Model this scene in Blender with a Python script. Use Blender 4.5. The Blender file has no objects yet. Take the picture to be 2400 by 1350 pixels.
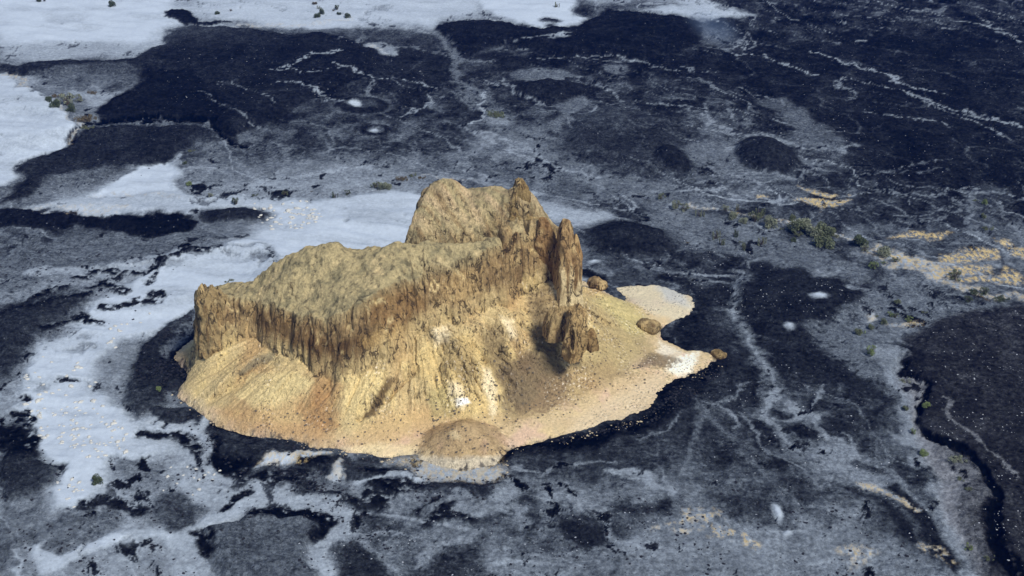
import bpy, math, random
import numpy as np
from mathutils import Vector

random.seed(7)
rng = np.random.default_rng(11)
C = bpy.context.scene.collection
H = 180.0; PITCH = math.radians(29.0); HF = math.radians(42.0)
F = 1200.0 / math.tan(HF / 2)
cp, sp = math.cos(PITCH), math.sin(PITCH)

# ---------------------------------------------------------------- projection helpers (used to measure places off the photograph)
def ray(px, py):
    a = (px - 1200.0) / F; b = (675.0 - py) / F
    return a, cp + b * sp, -sp + b * cp
def G(px, py, z=0.0):
    dx, dy, dz = ray(px, py); t = (H - z) / -dz
    return (dx * t, dy * t)
def Q(px, py, Y):
    dx, dy, dz = ray(px, py); t = Y / dy
    return (dx * t, Y, H + dz * t)
def proj(x, y, z):
    d = y * cp + (H - z) * sp
    return 1200 + F * x / d, 675 - F * (y * sp - (H - z) * cp) / d
def W(pts): return np.array([G(*p) for p in pts], dtype=np.float64)

# ---------------------------------------------------------------- noise
_perm = rng.permutation(65536).astype(np.int64)
def _h(i): return _perm[i & 65535]
_ga = rng.uniform(0, 2 * np.pi, 65536); _gx, _gy = np.cos(_ga), np.sin(_ga)
_g3 = rng.normal(size=(65536, 3)); _g3 /= np.linalg.norm(_g3, axis=1)[:, None]
def pn2(x, y):
    xi = np.floor(x).astype(np.int64); yi = np.floor(y).astype(np.int64)
    fx = x - xi; fy = y - yi
    u = fx * fx * fx * (fx * (fx * 6 - 15) + 10); v = fy * fy * fy * (fy * (fy * 6 - 15) + 10)
    def g(a, b, dx, dy):
        h = _h(_h(a) + b); return _gx[h] * dx + _gy[h] * dy
    n00 = g(xi, yi, fx, fy); n10 = g(xi + 1, yi, fx - 1, fy)
    n01 = g(xi, yi + 1, fx, fy - 1); n11 = g(xi + 1, yi + 1, fx - 1, fy - 1)
    return ((n00 * (1 - u) + n10 * u) * (1 - v) + (n01 * (1 - u) + n11 * u) * v) * 1.5
def pn3(x, y, z):
    xi = np.floor(x).astype(np.int64); yi = np.floor(y).astype(np.int64); zi = np.floor(z).astype(np.int64)
    fx = x - xi; fy = y - yi; fz = z - zi
    u = fx * fx * (3 - 2 * fx); v = fy * fy * (3 - 2 * fy); w = fz * fz * (3 - 2 * fz)
    r = 0
    for a in (0, 1):
        for b in (0, 1):
            for c in (0, 1):
                h = _h(_h(_h(xi + a) + yi + b) + zi + c)
                g = _g3[h]
                r = r + (g[..., 0] * (fx - a) + g[..., 1] * (fy - b) + g[..., 2] * (fz - c)) * (u if a else 1 - u) * (v if b else 1 - v) * (w if c else 1 - w)
    return r * 1.5
def fbm(x, y, s, o=4, g=0.5, off=0.0):
    r = 0; a = 1; t = 0; f = 1.0 / s
    for k in range(o):
        r = r + a * pn2(x * f + off + 17.3 * k, y * f - off + 9.1 * k); t += a; a *= g; f *= 2.03
    return r / t
def rid(x, y, s, o=3, g=0.5, off=0.0):
    r = 0; a = 1; t = 0; f = 1.0 / s
    for k in range(o):
        r = r + a * (1 - 2 * np.abs(pn2(x * f + off + 7.7 * k, y * f + off - 3.1 * k))); t += a; a *= g; f *= 2.1
    return r / t
def fbm3(x, y, z, s, o=3, g=0.5, off=0.0):
    r = 0; a = 1; t = 0; f = 1.0 / s
    for k in range(o):
        r = r + a * pn3(x * f + off + 5.3 * k, y * f - off, z * f + 3.7 * k); t += a; a *= g; f *= 2.05
    return r / t
def ss(a, b, x):
    t = np.clip((x - a) / (b - a), 0, 1); return t * t * (3 - 2 * t)

# ---------------------------------------------------------------- signed distances
def seg_d(P, X, Y, closed=True):
    n = len(P); d = np.full(X.shape, 1e18)
    for i in range(n if closed else n - 1):
        ax, ay = P[i]; bx, by = P[(i + 1) % n]
        ex, ey = bx - ax, by - ay; L2 = ex * ex + ey * ey + 1e-12
        t = np.clip(((X - ax) * ex + (Y - ay) * ey) / L2, 0, 1)
        dx = X - ax - t * ex; dy = Y - ay - t * ey
        d = np.minimum(d, dx * dx + dy * dy)
    return np.sqrt(d)
def inside(P, X, Y):
    n = len(P); ins = np.zeros(X.shape, bool)
    for i in range(n):
        ax, ay = P[i]; bx, by = P[(i + 1) % n]
        c = ((ay > Y) != (by > Y))
        with np.errstate(divide='ignore', invalid='ignore'):
            c &= X < (bx - ax) * (Y - ay) / (by - ay + 1e-12) + ax
        ins ^= c
    return ins
def sdf(P, X, Y):
    d = seg_d(P, X, Y); return np.where(inside(P, X, Y), d, -d)

# ---------------------------------------------------------------- tags and mesh makers
def tag(o, label=None, cat=None, group=None, kind=None):
    if label: o['label'] = label
    if cat: o['category'] = cat
    if group: o['group'] = group
    if kind: o['kind'] = kind
    return o
def link(o, parent=None):
    C.objects.link(o)
    if parent: o.parent = parent
    return o
def empty(name, loc):
    o = bpy.data.objects.new(name, None); o.location = loc; o.empty_display_size = .5
    return link(o)
def mesh_from(name, V, Fq, mat=None, smooth=True):
    V = np.asarray(V, np.float32); Fq = np.asarray(Fq, np.int32)
    m = bpy.data.meshes.new(name); k = Fq.shape[1]
    m.vertices.add(len(V)); m.vertices.foreach_set('co', V.ravel())
    m.loops.add(Fq.size); m.loops.foreach_set('vertex_index', Fq.ravel())
    m.polygons.add(len(Fq)); m.polygons.foreach_set('loop_start', np.arange(0, Fq.size, k, dtype=np.int32))
    m.polygons.foreach_set('use_smooth', np.full(len(Fq), smooth))
    m.update(calc_edges=True); m.validate()
    if mat: m.materials.append(mat)
    return m
def grid_faces(nr, nc):
    i = np.arange(nr * nc).reshape(nr, nc)
    return np.stack([i[:-1, :-1], i[:-1, 1:], i[1:, 1:], i[1:, :-1]], -1).reshape(-1, 4)
def set_col(m, name, rgb):
    a = m.attributes.new(name, 'FLOAT_COLOR', 'POINT')
    d = np.ones((len(rgb), 4), np.float32); d[:, :rgb.shape[1]] = rgb
    a.data.foreach_set('color', d.ravel())

# ---------------------------------------------------------------- node helper
class NT:
    def __init__(s, name):
        s.m = bpy.data.materials.new(name); s.m.use_nodes = True; s.t = s.m.node_tree
        s.b = s.t.nodes['Principled BSDF']; s.b.inputs['Roughness'].default_value = .9
        s.b.inputs['Specular IOR Level'].default_value = .15
    def n(s, typ, **k):
        x = s.t.nodes.new(typ)
        for a, b in k.items(): setattr(x, a, b)
        return x
    def put(s, sock, v):
        if v is None: return
        if isinstance(v, bpy.types.NodeSocket): s.t.links.new(v, sock)
        else: sock.default_value = v
    def math(s, op, a, b=None, c=None, clamp=False):
        x = s.n('ShaderNodeMath', operation=op, use_clamp=clamp)
        s.put(x.inputs[0], a); s.put(x.inputs[1], b); s.put(x.inputs[2], c); return x.outputs[0]
    def noise(s, vec, scale, detail=4, rough=.5, dist=0):
        x = s.n('ShaderNodeTexNoise'); s.put(x.inputs['Vector'], vec)
        x.inputs['Scale'].default_value = scale; x.inputs['Detail'].default_value = detail
        x.inputs['Roughness'].default_value = rough; x.inputs['Distortion'].default_value = dist
        return x.outputs['Fac']
    def ramp(s, f, pts, interp='LINEAR'):
        x = s.n('ShaderNodeValToRGB'); s.put(x.inputs[0], f); cr = x.color_ramp; cr.interpolation = interp
        while len(cr.elements) < len(pts): cr.elements.new(.5)
        for e, (p, c) in zip(cr.elements, pts): e.position = p; e.color = (*c, 1) if len(c) == 3 else c
        return x.outputs[0]
    def mix(s, f, a, b, blend='MIX'):
        x = s.n('ShaderNodeMix', data_type='RGBA', blend_type=blend)
        s.put(x.inputs[0], f)
        for i, v in ((6, a), (7, b)):
            s.put(x.inputs[i], (*v, 1) if isinstance(v, tuple) and len(v) == 3 else v)
        return x.outputs[2]
    def vmul(s, v, k):
        x = s.n('ShaderNodeVectorMath', operation='MULTIPLY'); s.put(x.inputs[0], v); x.inputs[1].default_value = k
        return x.outputs[0]
    def bump(s, h, strength, dist):
        x = s.n('ShaderNodeBump'); x.inputs['Strength'].default_value = strength; x.inputs['Distance'].default_value = dist
        s.put(x.inputs['Height'], h); s.put(s.b.inputs['Normal'], x.outputs[0])
    def col(s, c): s.put(s.b.inputs['Base Color'], c)
    def attr(s, name):
        x = s.n('ShaderNodeAttribute', attribute_name=name); return x.outputs['Color']
    def sep(s, c):
        x = s.n('ShaderNodeSeparateColor'); s.put(x.inputs[0], c); return x.outputs
    def obj(s):
        return s.n('ShaderNodeNewGeometry').outputs['Position']

# ================================================================ MESA GEOMETRY
# foot: px, py, Y of the cliff foot; then px, py of the cliff top edge and how far behind it stands
front = [  # fpx fpy fY   tpx tpy  w
    (452, 800, 281, 474, 692, 1.5), (458, 850, 277, 478, 700, 3.2), (520, 822, 277, 520, 702, 3.0), (560, 812, 277, 560, 706, 3.2),
    (600, 803, 276.6, 600, 708, 3.0), (645, 842, 271.5, 650, 722, 3.4), (700, 858, 268, 700, 738, 3.5), (745, 884, 264.5, 745, 748, 3.7),
    (800, 893, 262.3, 800, 742, 4.0), (840, 884, 263.2, 845, 716, 4.2), (900, 862, 266.5, 880, 684, 4.5), (950, 832, 270, 945, 660, 4.6),
    (1000, 780, 274.6, 1000, 637, 4.5), (1080, 755, 278, 1080, 612, 4.2), (1150, 735, 281.6, 1150, 590, 4.2), (1200, 715, 286, 1195, 560, 4.2),
    (1250, 690, 290, 1245, 532, 4.2), (1300, 655, 293, 1296, 528, 3.4), (1322, 650, 295.5, 1308, 532, 3.0)]
FP = []; TP = []; FZ = []; TZ = []
for a, b, Yf, c, d, w in front:
    f = Q(a, b, Yf); t = Q(c, d, Yf + w); FP.append(f[:2]); FZ.append(f[2]); TP.append(t[:2]); TZ.append(t[2])
back = [  # foot x,y,z  top x,y,z
    (14.5, 303, 12, 10.0, 300.5, 31.5), (12, 312, 6, 7, 307, 28), (0, 316, 4, -2, 309, 33.5), (-14, 316, 3, -14, 309, 35.5)]
for x, y, z, X2, Y2, Z2 in back:
    FP.append((x, y)); FZ.append(z); TP.append((X2, Y2)); TZ.append(Z2)
for (a, b, Y2), (x, y, z) in (((1000, 440, 303.5), (-26, 310, 6)), ((976, 498, 298.5), (-29.5, 303, 8)), ((948, 572, 293), (-32, 297, 9))):
    t = Q(a, b, Y2); FP.append((x, y)); FZ.append(z); TP.append(t[:2]); TZ.append(t[2])
for x, y, z, X2, Y2, Z2 in [(-38, 297, 8, -36.5, 290.5, 29.5), (-48, 299, 6, -46, 292, 27), (-58, 299, 5, -56, 293, 23), (-68, 296, 4, -66, 291, 20), (-78, 289, 4, -75, 286.5, 21)]:
    FP.append((x, y)); FZ.append(z); TP.append((X2, Y2)); TZ.append(Z2)
FP = np.array(FP); TP = np.array(TP)

def tps(pts, vals, reg=0.05):
    P = np.array(pts); n = len(P)
    d = np.linalg.norm(P[:, None] - P[None], axis=2) + 1e-9
    K = d * d * np.log(d) + np.eye(n) * reg * 50
    A = np.zeros((n + 3, n + 3)); A[:n, :n] = K; A[:n, n] = 1; A[:n, n + 1:] = P; A[n, :n] = 1; A[n + 1:, :n] = P.T
    s = np.linalg.solve(A, np.r_[np.array(vals), 0, 0, 0]); return P, s
def tps_eval(M, X, Y):
    P, s = M; r = s[-3] + s[-2] * X + s[-1] * Y
    for i in range(len(P)):
        d2 = (X - P[i, 0]) ** 2 + (Y - P[i, 1]) ** 2 + 1e-9
        r = r + s[i] * .5 * d2 * np.log(d2)
    return r
top_pts = [tuple(p) for p in TP]; top_val = list(TZ)
crest = [(482, 676, 284), (520, 684, 283), (560, 673, 286), (600, 660, 287), (640, 627, 288), (680, 602, 288), (720, 593, 288), (770, 574, 287), (800, 580, 286),
         (832, 592, 286), (880, 586, 285), (920, 574, 285), (960, 573, 286), (1000, 567, 286), (1040, 562, 287), (1090, 569, 287.5), (1130, 559, 289), (1165, 545, 291),
         (760, 650, 279), (850, 640, 278), (680, 665, 279.5), (960, 610, 281.5), (640, 680, 280),
         (1000, 445, 302), (1030, 433, 301), (1070, 437, 303), (1100, 449, 304), (1150, 445, 303), (1188, 450, 301), (1206, 441, 299), (1236, 446, 298.5),
         (1250, 466, 298), (1272, 497, 298), (1200, 500, 295.5), (1240, 490, 295.5), (1120, 505, 298), (1050, 505, 297.5), (1010, 520, 296.5), (1150, 530, 293.5), (1000, 572, 291.5), (1090, 575, 291.5)]
for a, b, Y in crest:
    q = Q(a, b, Y); top_pts.append(q[:2]); top_val.append(q[2])
MT = tps(top_pts, top_val)

outline_px = [(452, 772), (425, 808), (400, 835), (405, 856), (432, 868), (445, 884), (415, 905), (398, 932), (418, 945), (450, 965), (470, 985), (500, 1004), (545, 1018), (600, 1031), (660, 1036),
    (700, 1044), (735, 1062), (770, 1060), (812, 1068), (850, 1070), (885, 1082), (925, 1078), (960, 1076), (1000, 1092), (1050, 1110), (1110, 1112), (1170, 1092), (1200, 1058),
    (1260, 1046), (1330, 1030), (1420, 1002), (1500, 984), (1535, 965), (1555, 935), (1575, 905), (1610, 890), (1660, 872), (1690, 845), (1688, 822), (1650, 815), (1610, 812), (1572, 795), (1556, 775), (1590, 757),
    (1630, 742), (1645, 720), (1630, 692), (1590, 672), (1540, 662), (1480, 658), (1430, 662), (1395, 648), (1372, 636), (1356, 628)]
OUT = list(map(tuple, W(outline_px)))
OUT += [(30, 318), (22, 330), (0, 336), (-22, 330), (-36, 318), (-55, 315), (-72, 308), (-82, 300)]
OUT = np.array(OUT)
tal_pts = [tuple(p) for p in FP] + [tuple(p) for p in OUT]
tal_val = list(FZ) + [0.0] * len(OUT)
for a, b, z in [(1480, 870, .8), (1400, 940, .7), (1300, 985, .8), (1230, 1010, .8), (1560, 850, .9), (1600, 850, .8), (1450, 700, 2.2), (1520, 710, .6), (1580, 710, .3), (1400, 760, 6.5), (1460, 800, 3.6),
                (1340, 720, 13.5), (1330, 860, 5.5), (1250, 900, 4.5), (1250, 780, 11), (1150, 950, 3.5), (1050, 900, 7.0), (1000, 960, 3.2), (1080, 830, 11.5), (1040, 1000, 1.2),
                (900, 1000, 2.4), (800, 1000, 2.5), (700, 980, 3.0), (600, 960, 4.0), (520, 940, 3.0), (600, 880, 7.2), (700, 910, 7.0), (800, 940, 6.2), (1110, 1090, .3), (900, 1062, .5), (1400, 690, 5.5), (870, 930, 6.5), (1290, 700, 17)]:
    tal_pts.append(G(a, b, z)); tal_val.append(z)
MF = tps(tal_pts, tal_val, reg=.4)
polyF, polyT, polyO = FP, TP, OUT

CONE = Q(1088, 984, 250.2)
SPURS = [([(905, 850), (880, 900), (862, 965)], 22, 2.0), ([(1010, 785), (1090, 850), (1150, 920), (1160, 985)], 16, 1.3), ([(1175, 745), (1210, 800)], 10, 1.0),
         ([(1300, 690), (1330, 760), (1420, 830), (1490, 865)], 18, 1.2), ([(690, 870), (640, 930), (540, 985)], 26, 1.0), ([(1050, 870), (1085, 940), (1100, 985)], 26, 1.6)]
GULS = [([(965, 870), (900, 935), (845, 975)], 9, 1.8), ([(640, 850), (560, 900), (470, 950)], 10, .9), ([(770, 890), (775, 960), (760, 1030)], 14, .8),
        ([(1255, 705), (1235, 800), (1200, 930), (1200, 980)], 22, 1.3), ([(1160, 790), (1170, 860), (1190, 930)], 10, .9), ([(1120, 790), (1135, 880)], 8, .8)]

VAL = np.array([Q(930, 590, 290.6)[:2], Q(1000, 575, 290.6)[:2], Q(1060, 572, 291.2)[:2], Q(1120, 566, 292)[:2], Q(1155, 556, 293.5)[:2]])
RUG = np.array([(950, 880), (1005, 785), (1100, 765), (1215, 730), (1240, 950), (1160, 1005), (1000, 1000)], float)
def mesa_height(X, Y, full=True):
    wx = fbm(X, Y, 7, 3, off=3) * 1.6; wy = fbm(X, Y, 7, 3, off=9) * 1.6
    dO = sdf(polyO, X + wx * .9 + fbm(X, Y, 1.2, 2, off=1) * .9, Y + wy * 1.1)
    talus = np.maximum(tps_eval(MF, X, Y), .0)
    e = ss(-.8, 4.2, dO + .9)
    # flutes: noise felt by the distance to both cliff lines -> vertical ribs and cracks
    fmk = ss(-.25, .3, fbm(X, Y, 13, 2, off=41))
    fl = rid(X, Y, 11, 2, off=4) * 1.7 + fbm(X, Y, 4.6, 3, .6, off=22) * 1.9 + (fbm(X, Y, 1.7, 2, off=31) * .9 + rid(X, Y, 2.3, 1, off=35) * .3) * (.35 + .65 * fmk)
    dF = sdf(polyF, X, Y) + (fl * .18 - .2) + fbm(X, Y, 8, 2, off=44) * 1.9
    dT = -sdf(polyT, X, Y) - (fl * .55 - .4)
    crk = ss(.80, .97, 1 - np.abs(pn2(X / 4.2 + 40, Y / 14 + 3)) * 2.6) * 1.1 * ss(-.1, .3, fbm(X, Y, 9, 2, off=46)) + ss(.86, .98, 1 - np.abs(pn2(X / 1.9 + 10, Y / 8 + 30)) * 2.4) * .5 * ss(.0, .3, fbm(X, Y, 7, 2, off=47))
    dFc = np.maximum(dF, 0); dTc = np.maximum(dT + crk * .7, 0)
    u = dFc / (dFc + dTc + 1e-6)
    # foot stays where it is, crown slightly rounded
    g = u ** .80
    top = tps_eval(MT, X, Y)
    inner = ss(0, 3.5, -dT)
    vd = seg_d(VAL, X, Y, closed=False); top = top - 5.5 * np.exp(-(vd / 2.8) ** 2)
    sw = rid((X * .8 + Y) , (Y * .25 - X * .4) * 1.0, 7, 3, .6, off=52); top = top + sw * .9 * ss(291, 296, Y) * inner
    top = top + fbm(X, Y, 11, 2, .5, off=50) * 1.7 * inner + (rid(X * .75 + Y * .35, Y * .55 - X * .3, 6.5, 4, .55, off=60) - .2) * 1.5 * ss(294, 289, Y) + fbm(X, Y, 1.3, 3, .6, off=70) * .26
    th = np.arctan2(Y - 285, X + 25); r = np.hypot(X + 25, Y - 285)
    gul = rid(th * 22, r * .03, 1.0, 4, .6, off=5) * .75 + fbm(th * 60, r * .05, 1.0, 2, off=8) * .35
    slope_w = ss(1.0, 6.0, talus)
    fan = rid(th * 7, r * .03, 1.0, 2, .5, off=15) * 1.5 * ss(2, 7, talus)
    ground = talus + fan + gul * slope_w + fbm(X, Y, 5, 4, .6, off=14) * .5 * ss(.2, 3, talus) + fbm(X, Y, 1.1, 3, .65, off=24) * .22 * ss(.1, 2, talus)
    U, V = proj(X, Y, ground)
    rg = ss(-25, 25, sdf(RUG, U, V)); ground = ground + rg * (rid(X * .9 + Y * .2, Y * .5, 3.4, 4, .62, off=55) * 1.15 + fbm(X, Y, 6, 2, off=56) * 1.4 + .3) * slope_w
    rg2 = ss(-20, 40, U - 1230) * slope_w; ground = ground + rg2 * rid(X - Y * .3, Y * .6, 2.6, 3, .6, off=57) * .45
    for ln, wd, hh in SPURS:
        d = seg_d(np.array(ln, float), U + 14 * wx, V + 8 * wy, closed=False); ground = ground + hh * np.exp(-(d / wd) ** 2) * slope_w
    for ln, wd, hh in GULS:
        d = seg_d(np.array(ln, float), U + 9 * wx, V + 5 * wy, closed=False); ground = ground - hh * np.exp(-(d / wd) ** 2) * ss(.6, 3, talus)
    rc = np.hypot((X - CONE[0]) / 1.15, Y - CONE[1]); cone = (CONE[2] - .3) * np.maximum(0, 1 - rc / 10.2) ** 1.1 - .3 * (rc > 10.2) + fbm(X, Y, 4, 3, off=33) * 1.0
    ground = np.maximum(ground, cone) + .0
    z = ground + (np.maximum(top, ground) - ground) * g
    z = z * e + .12 * e - (1 - e) * .9
    return z, dict(u=u, dO=dO, dT=dT, crk=crk, fl=fl, cone=ss(-.4, .5, cone - ground + .3) * (cone > .2), talus=talus, top=top, rc=rc)

# ================================================================ MESA MESH
x0, x1, y0, y1, st = -98.0, 60.0, 232.0, 340.0, .21
xs = np.arange(x0, x1, st)
# rows: fine where the walls facing the viewer stand, coarser behind
ys = [y0]
while ys[-1] < y1: ys.append(ys[-1] + (.20 if ys[-1] < 300 else .45))
ys = np.array(ys)
X, Y = np.meshgrid(xs, ys); Z, info = mesa_height(X, Y)
nr, nc = X.shape
gzx = np.gradient(Z, xs, axis=1); gzy = np.gradient(Z, ys, axis=0)
slope = np.hypot(gzx, gzy)
steep = ss(1.3, 2.6, slope)
# push steep faces along their horizontal normal so ledges, slabs and hollows appear
nl = np.maximum(slope, 1e-4); nx, ny = -gzx / nl, -gzy / nl
led = (1 - 2 * np.abs(fbm3(X, Y, Z * .45, 3.4, 3, .55, off=19)) * 1.6) * .5 + fbm3(X, Y, Z * .35, 1.6, 3, .6, off=12) * .6 + fbm3(X * 1.1, Y * 1.1, Z, .9, 2, off=2) * .22 + fbm3(X, Y, Z * .5, 5, 2, off=9) * .7
PX = X + nx * led * steep; PY = Y + ny * led * steep
U, V = proj(PX, PY, Z)

# --- colours (rock and scree tones, with some sunlight painted in)
def lin(*c): return np.array([((v / 255) ** 2.2) for v in c])
def mixc(c, col, w): return c * (1 - w[..., None]) + np.asarray(col) * w[..., None]
n_big = fbm(X, Y, 14, 4, off=80); n_mid = fbm(X, Y, 3.5, 4, .6, off=90); n_fin = fbm(X, Y, .8, 3, .6, off=99)
col = np.zeros(X.shape + (3,)) + lin(186, 164, 116)
col = mixc(col, lin(172, 138, 92), ss(-.1, .5, n_big) * .7)
col = mixc(col, lin(210, 184, 124), ss(.05, .5, fbm(X, Y, 6, 4, off=81)) * .8)
# flat sand rim: pinkish / cream
flat = ss(2.6, .7, info['talus'])
col = mixc(col, lin(208, 184, 144), flat * .55)
col = mixc(col, lin(206, 172, 146), flat * ss(.0, .4, fbm(X, Y, 8, 3, off=82)) * .7)
th = np.arctan2(Y - 285, X + 25); r = np.hypot(X + 25, Y - 285)
rills = fbm(th * 70, r * .06, 1.0, 4, .6, off=6)
tw = ss(1.0, 4.0, info['talus'])
col = mixc(col, lin(132, 110, 78), tw * ss(.10, .5, rills) * .6)
col = mixc(col, lin(226, 200, 146), tw * ss(.14, .45, -rills) * .5)
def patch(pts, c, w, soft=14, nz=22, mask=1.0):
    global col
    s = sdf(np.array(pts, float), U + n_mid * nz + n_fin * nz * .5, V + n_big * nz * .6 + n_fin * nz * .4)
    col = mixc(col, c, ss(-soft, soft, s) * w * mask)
notcliff = 1 - steep
RB = lin(150, 112, 72)
patch([(490, 985), (640, 995), (780, 985), (790, 1050), (700, 1045), (520, 1012)], lin(178, 146, 102), .6, 12, 14)
patch([(590, 880), (690, 870), (745, 900), (738, 960), (705, 992), (650, 985), (600, 960), (550, 930)], lin(204, 184, 130), .6, 6, 18)
patch([(548, 880), (600, 838), (642, 822), (640, 842), (600, 862), (565, 882)], lin(120, 112, 88), .75, 5, 8)
patch([(795, 885), (900, 865), (912, 900), (862, 970), (812, 962)], lin(212, 188, 130), .7, 6, 14)
patch([(640, 950), (760, 900), (775, 1000), (760, 1045), (560, 1010), (500, 960)], lin(168, 132, 90), .55, 20)
patch([(745, 870), (800, 900), (790, 1000), (740, 1010), (700, 960)], RB, .55, 14, 26)
patch([(900, 960), (1040, 960), (1120, 985), (900, 1050), (780, 1045)], lin(186, 152, 104), .5, 20)
patch([(1000, 800), (1100, 780), (1160, 850), (1170, 960), (1090, 990), (1010, 900), (960, 860)], lin(206, 178, 116), .5, 16, 30)
for pp in ([(1050, 890), (1080, 905), (1085, 960), (1060, 950)], [(1130, 860), (1150, 870), (1165, 960), (1150, 985), (1135, 930)], [(1010, 770), (1050, 760), (1060, 800), (1020, 810)], [(1170, 740), (1200, 750), (1210, 800), (1190, 790)]):
    patch(pp, lin(236, 218, 176), .7, 8, 18)
patch([(1065, 935), (1095, 932), (1103, 944), (1070, 952)], lin(252, 246, 232), 1, 4, 4)
patch([(1005, 915), (1045, 900), (1075, 940), (1060, 980), (1010, 985)], lin(152, 140, 92), .5, 12, 20)
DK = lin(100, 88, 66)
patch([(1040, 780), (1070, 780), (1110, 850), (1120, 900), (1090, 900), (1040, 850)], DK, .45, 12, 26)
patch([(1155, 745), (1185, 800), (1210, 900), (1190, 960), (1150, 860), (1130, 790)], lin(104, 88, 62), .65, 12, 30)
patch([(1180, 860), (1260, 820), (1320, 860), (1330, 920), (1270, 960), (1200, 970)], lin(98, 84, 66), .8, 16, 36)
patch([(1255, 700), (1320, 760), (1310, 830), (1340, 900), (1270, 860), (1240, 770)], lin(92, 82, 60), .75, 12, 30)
patch([(1230, 690), (1300, 660), (1320, 720), (1290, 780), (1240, 740)], lin(128, 110, 80), .6, 10, 24)
patch([(1370, 690), (1500, 760), (1540, 850), (1440, 890), (1340, 880), (1390, 800)], lin(150, 134, 94), .6, 18, 30)
patch([(1300, 880), (1430, 840), (1480, 880), (1400, 920), (1250, 980), (1180, 1000)], lin(140, 116, 84), .5, 18, 40)
patch([(1390, 700), (1460, 690), (1560, 790), (1480, 780)], lin(184, 170, 112), .6, 12, 20)
patch([(1430, 655), (1590, 668), (1645, 715), (1600, 760), (1540, 740), (1450, 690)], lin(206, 194, 162), .75, 10, 20)
patch([(1530, 665), (1600, 680), (1620, 720), (1560, 700)], lin(176, 182, 180), .6, 10, 16)
patch([(1290, 650), (1340, 650), (1360, 700), (1380, 760), (1360, 770), (1300, 690)], lin(240, 226, 180), .85, 8, 14)  # sunlit right-facing slope below the pinnacle, brightness painted in
patch([(1580, 840), (1640, 820), (1620, 870), (1590, 880), (1560, 870)], lin(248, 240, 214), .9, 8, 16)
patch([(1545, 800), (1600, 825), (1560, 845), (1540, 825)], lin(232, 222, 196), .7, 8, 20)
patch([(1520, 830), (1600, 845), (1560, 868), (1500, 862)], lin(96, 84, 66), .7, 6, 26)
patch([(1350, 980), (1500, 900), (1560, 870), (1555, 930), (1500, 980), (1330, 1028)], lin(212, 190, 152), .7, 14, 20)
patch([(1690, 820), (1700, 850), (1670, 850), (1672, 825)], lin(96, 82, 60), .9, 4, 6)
# brown cone by the front
cw = info['cone'] * ss(10.5, 7.5, info['rc'] + n_mid * 4 + n_fin * 2)
col = mixc(col, lin(126, 98, 64), np.clip(cw, 0, 1) * .62)
col = mixc(col, lin(112, 90, 58), np.clip(cw, 0, 1) * ss(.0, .4, n_mid) * .45)
patch([(1050, 1015), (1068, 1010), (1082, 1030), (1062, 1028)], lin(204, 184, 140), .5, 6, 10)
patch([(960, 1066), (1060, 1072), (1190, 1068), (1190, 1135), (980, 1130)], lin(186, 176, 152), .7, 8, 16)
patch([(800, 1050), (900, 1040), (980, 1050), (960, 1085), (880, 1085)], lin(222, 200, 152), .7, 8, 12)
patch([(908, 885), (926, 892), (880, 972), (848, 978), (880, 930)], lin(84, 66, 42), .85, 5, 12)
# dots of dark blocks on the slopes
dots = fbm(X, Y, .55, 2, .6, off=120); dm = ss(.05, .5, fbm(X, Y, 9, 3, off=121) + .25 * ss(-10, 20, PX))
col = mixc(col, lin(62, 54, 44), ss(.26, .40, dots) * dm * .85)
col = mixc(col, lin(236, 224, 200), ss(.36, .46, -dots) * dm * .6)
# plateau
topm = ss(.72, .97, info['u'])
tc = np.zeros(col.shape) + lin(162, 146, 106)
tc = mixc(tc, lin(118, 110, 82), ss(-.10, .4, fbm(X, Y, 4, 5, .65, off=130)) * .85)
tc = mixc(tc, lin(190, 168, 122), ss(.10, .45, fbm(X, Y, 7, 4, .6, off=131)) * .7)
tc = mixc(tc, lin(186, 160, 122), ss(292, 300, PY) * ss(-.2, .3, fbm((X * .8 + Y) * 2.2, (Y * .25 - X * .4), 5, 4, .6, off=132)) * .75)
tc = mixc(tc, lin(124, 100, 68), ss(291, 294, PY) * ss(.05, .3, fbm((X * .8 + Y) * 2.5, (Y * .25 - X * .4), 4, 4, .6, off=134)) * .6)
tc = mixc(tc, lin(74, 70, 54), ss(.08, .4, fbm(X, Y, 1.6, 4, .65, off=133)) * .7)
tc = mixc(tc, lin(108, 100, 74), ss(.0, .35, -rid(X * .75 + Y * .35, Y * .55 - X * .3, 6.5, 4, .55, off=60)) * .7)
# walls: brown, rust, tan and dark upright streaks
sx, sy, sz = PX, PY, Z
st1 = fbm3(sx, sy, sz * .10, 1.3, 4, .62, off=1); st2 = fbm3(sx, sy, sz * .06, .42, 2, .6, off=4); st3 = fbm3(sx, sy, sz * .5, 7, 3, .6, off=8); st4 = fbm3(sx, sy, sz * .5, .8, 3, .6, off=18)
wc = np.zeros(col.shape) + lin(158, 130, 86)
wc = mixc(wc, lin(188, 156, 104), ss(-.05, .35, st3) * .8)
wc = mixc(wc, lin(112, 86, 54), ss(-.15, .3, -st3) * .75)
wc = mixc(wc, lin(94, 72, 44), ss(.08, .38, st1) * .75)
wc = mixc(wc, lin(204, 176, 122), ss(.15, .4, -st1) * .55)
wc = mixc(wc, lin(52, 40, 27), ss(.12, .36, st2) * .75)
wc = mixc(wc, lin(56, 46, 34), ss(.15, .42, st4) * .5)
wc = mixc(wc, lin(222, 200, 158), ss(.24, .45, -st4) * .45)
wc = mixc(wc, lin(180, 158, 116), np.full(X.shape, .22)); wc = mixc(wc, lin(190, 166, 118), ss(.42, .05, info['u']) * .5)
wc = wc * .88
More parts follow.
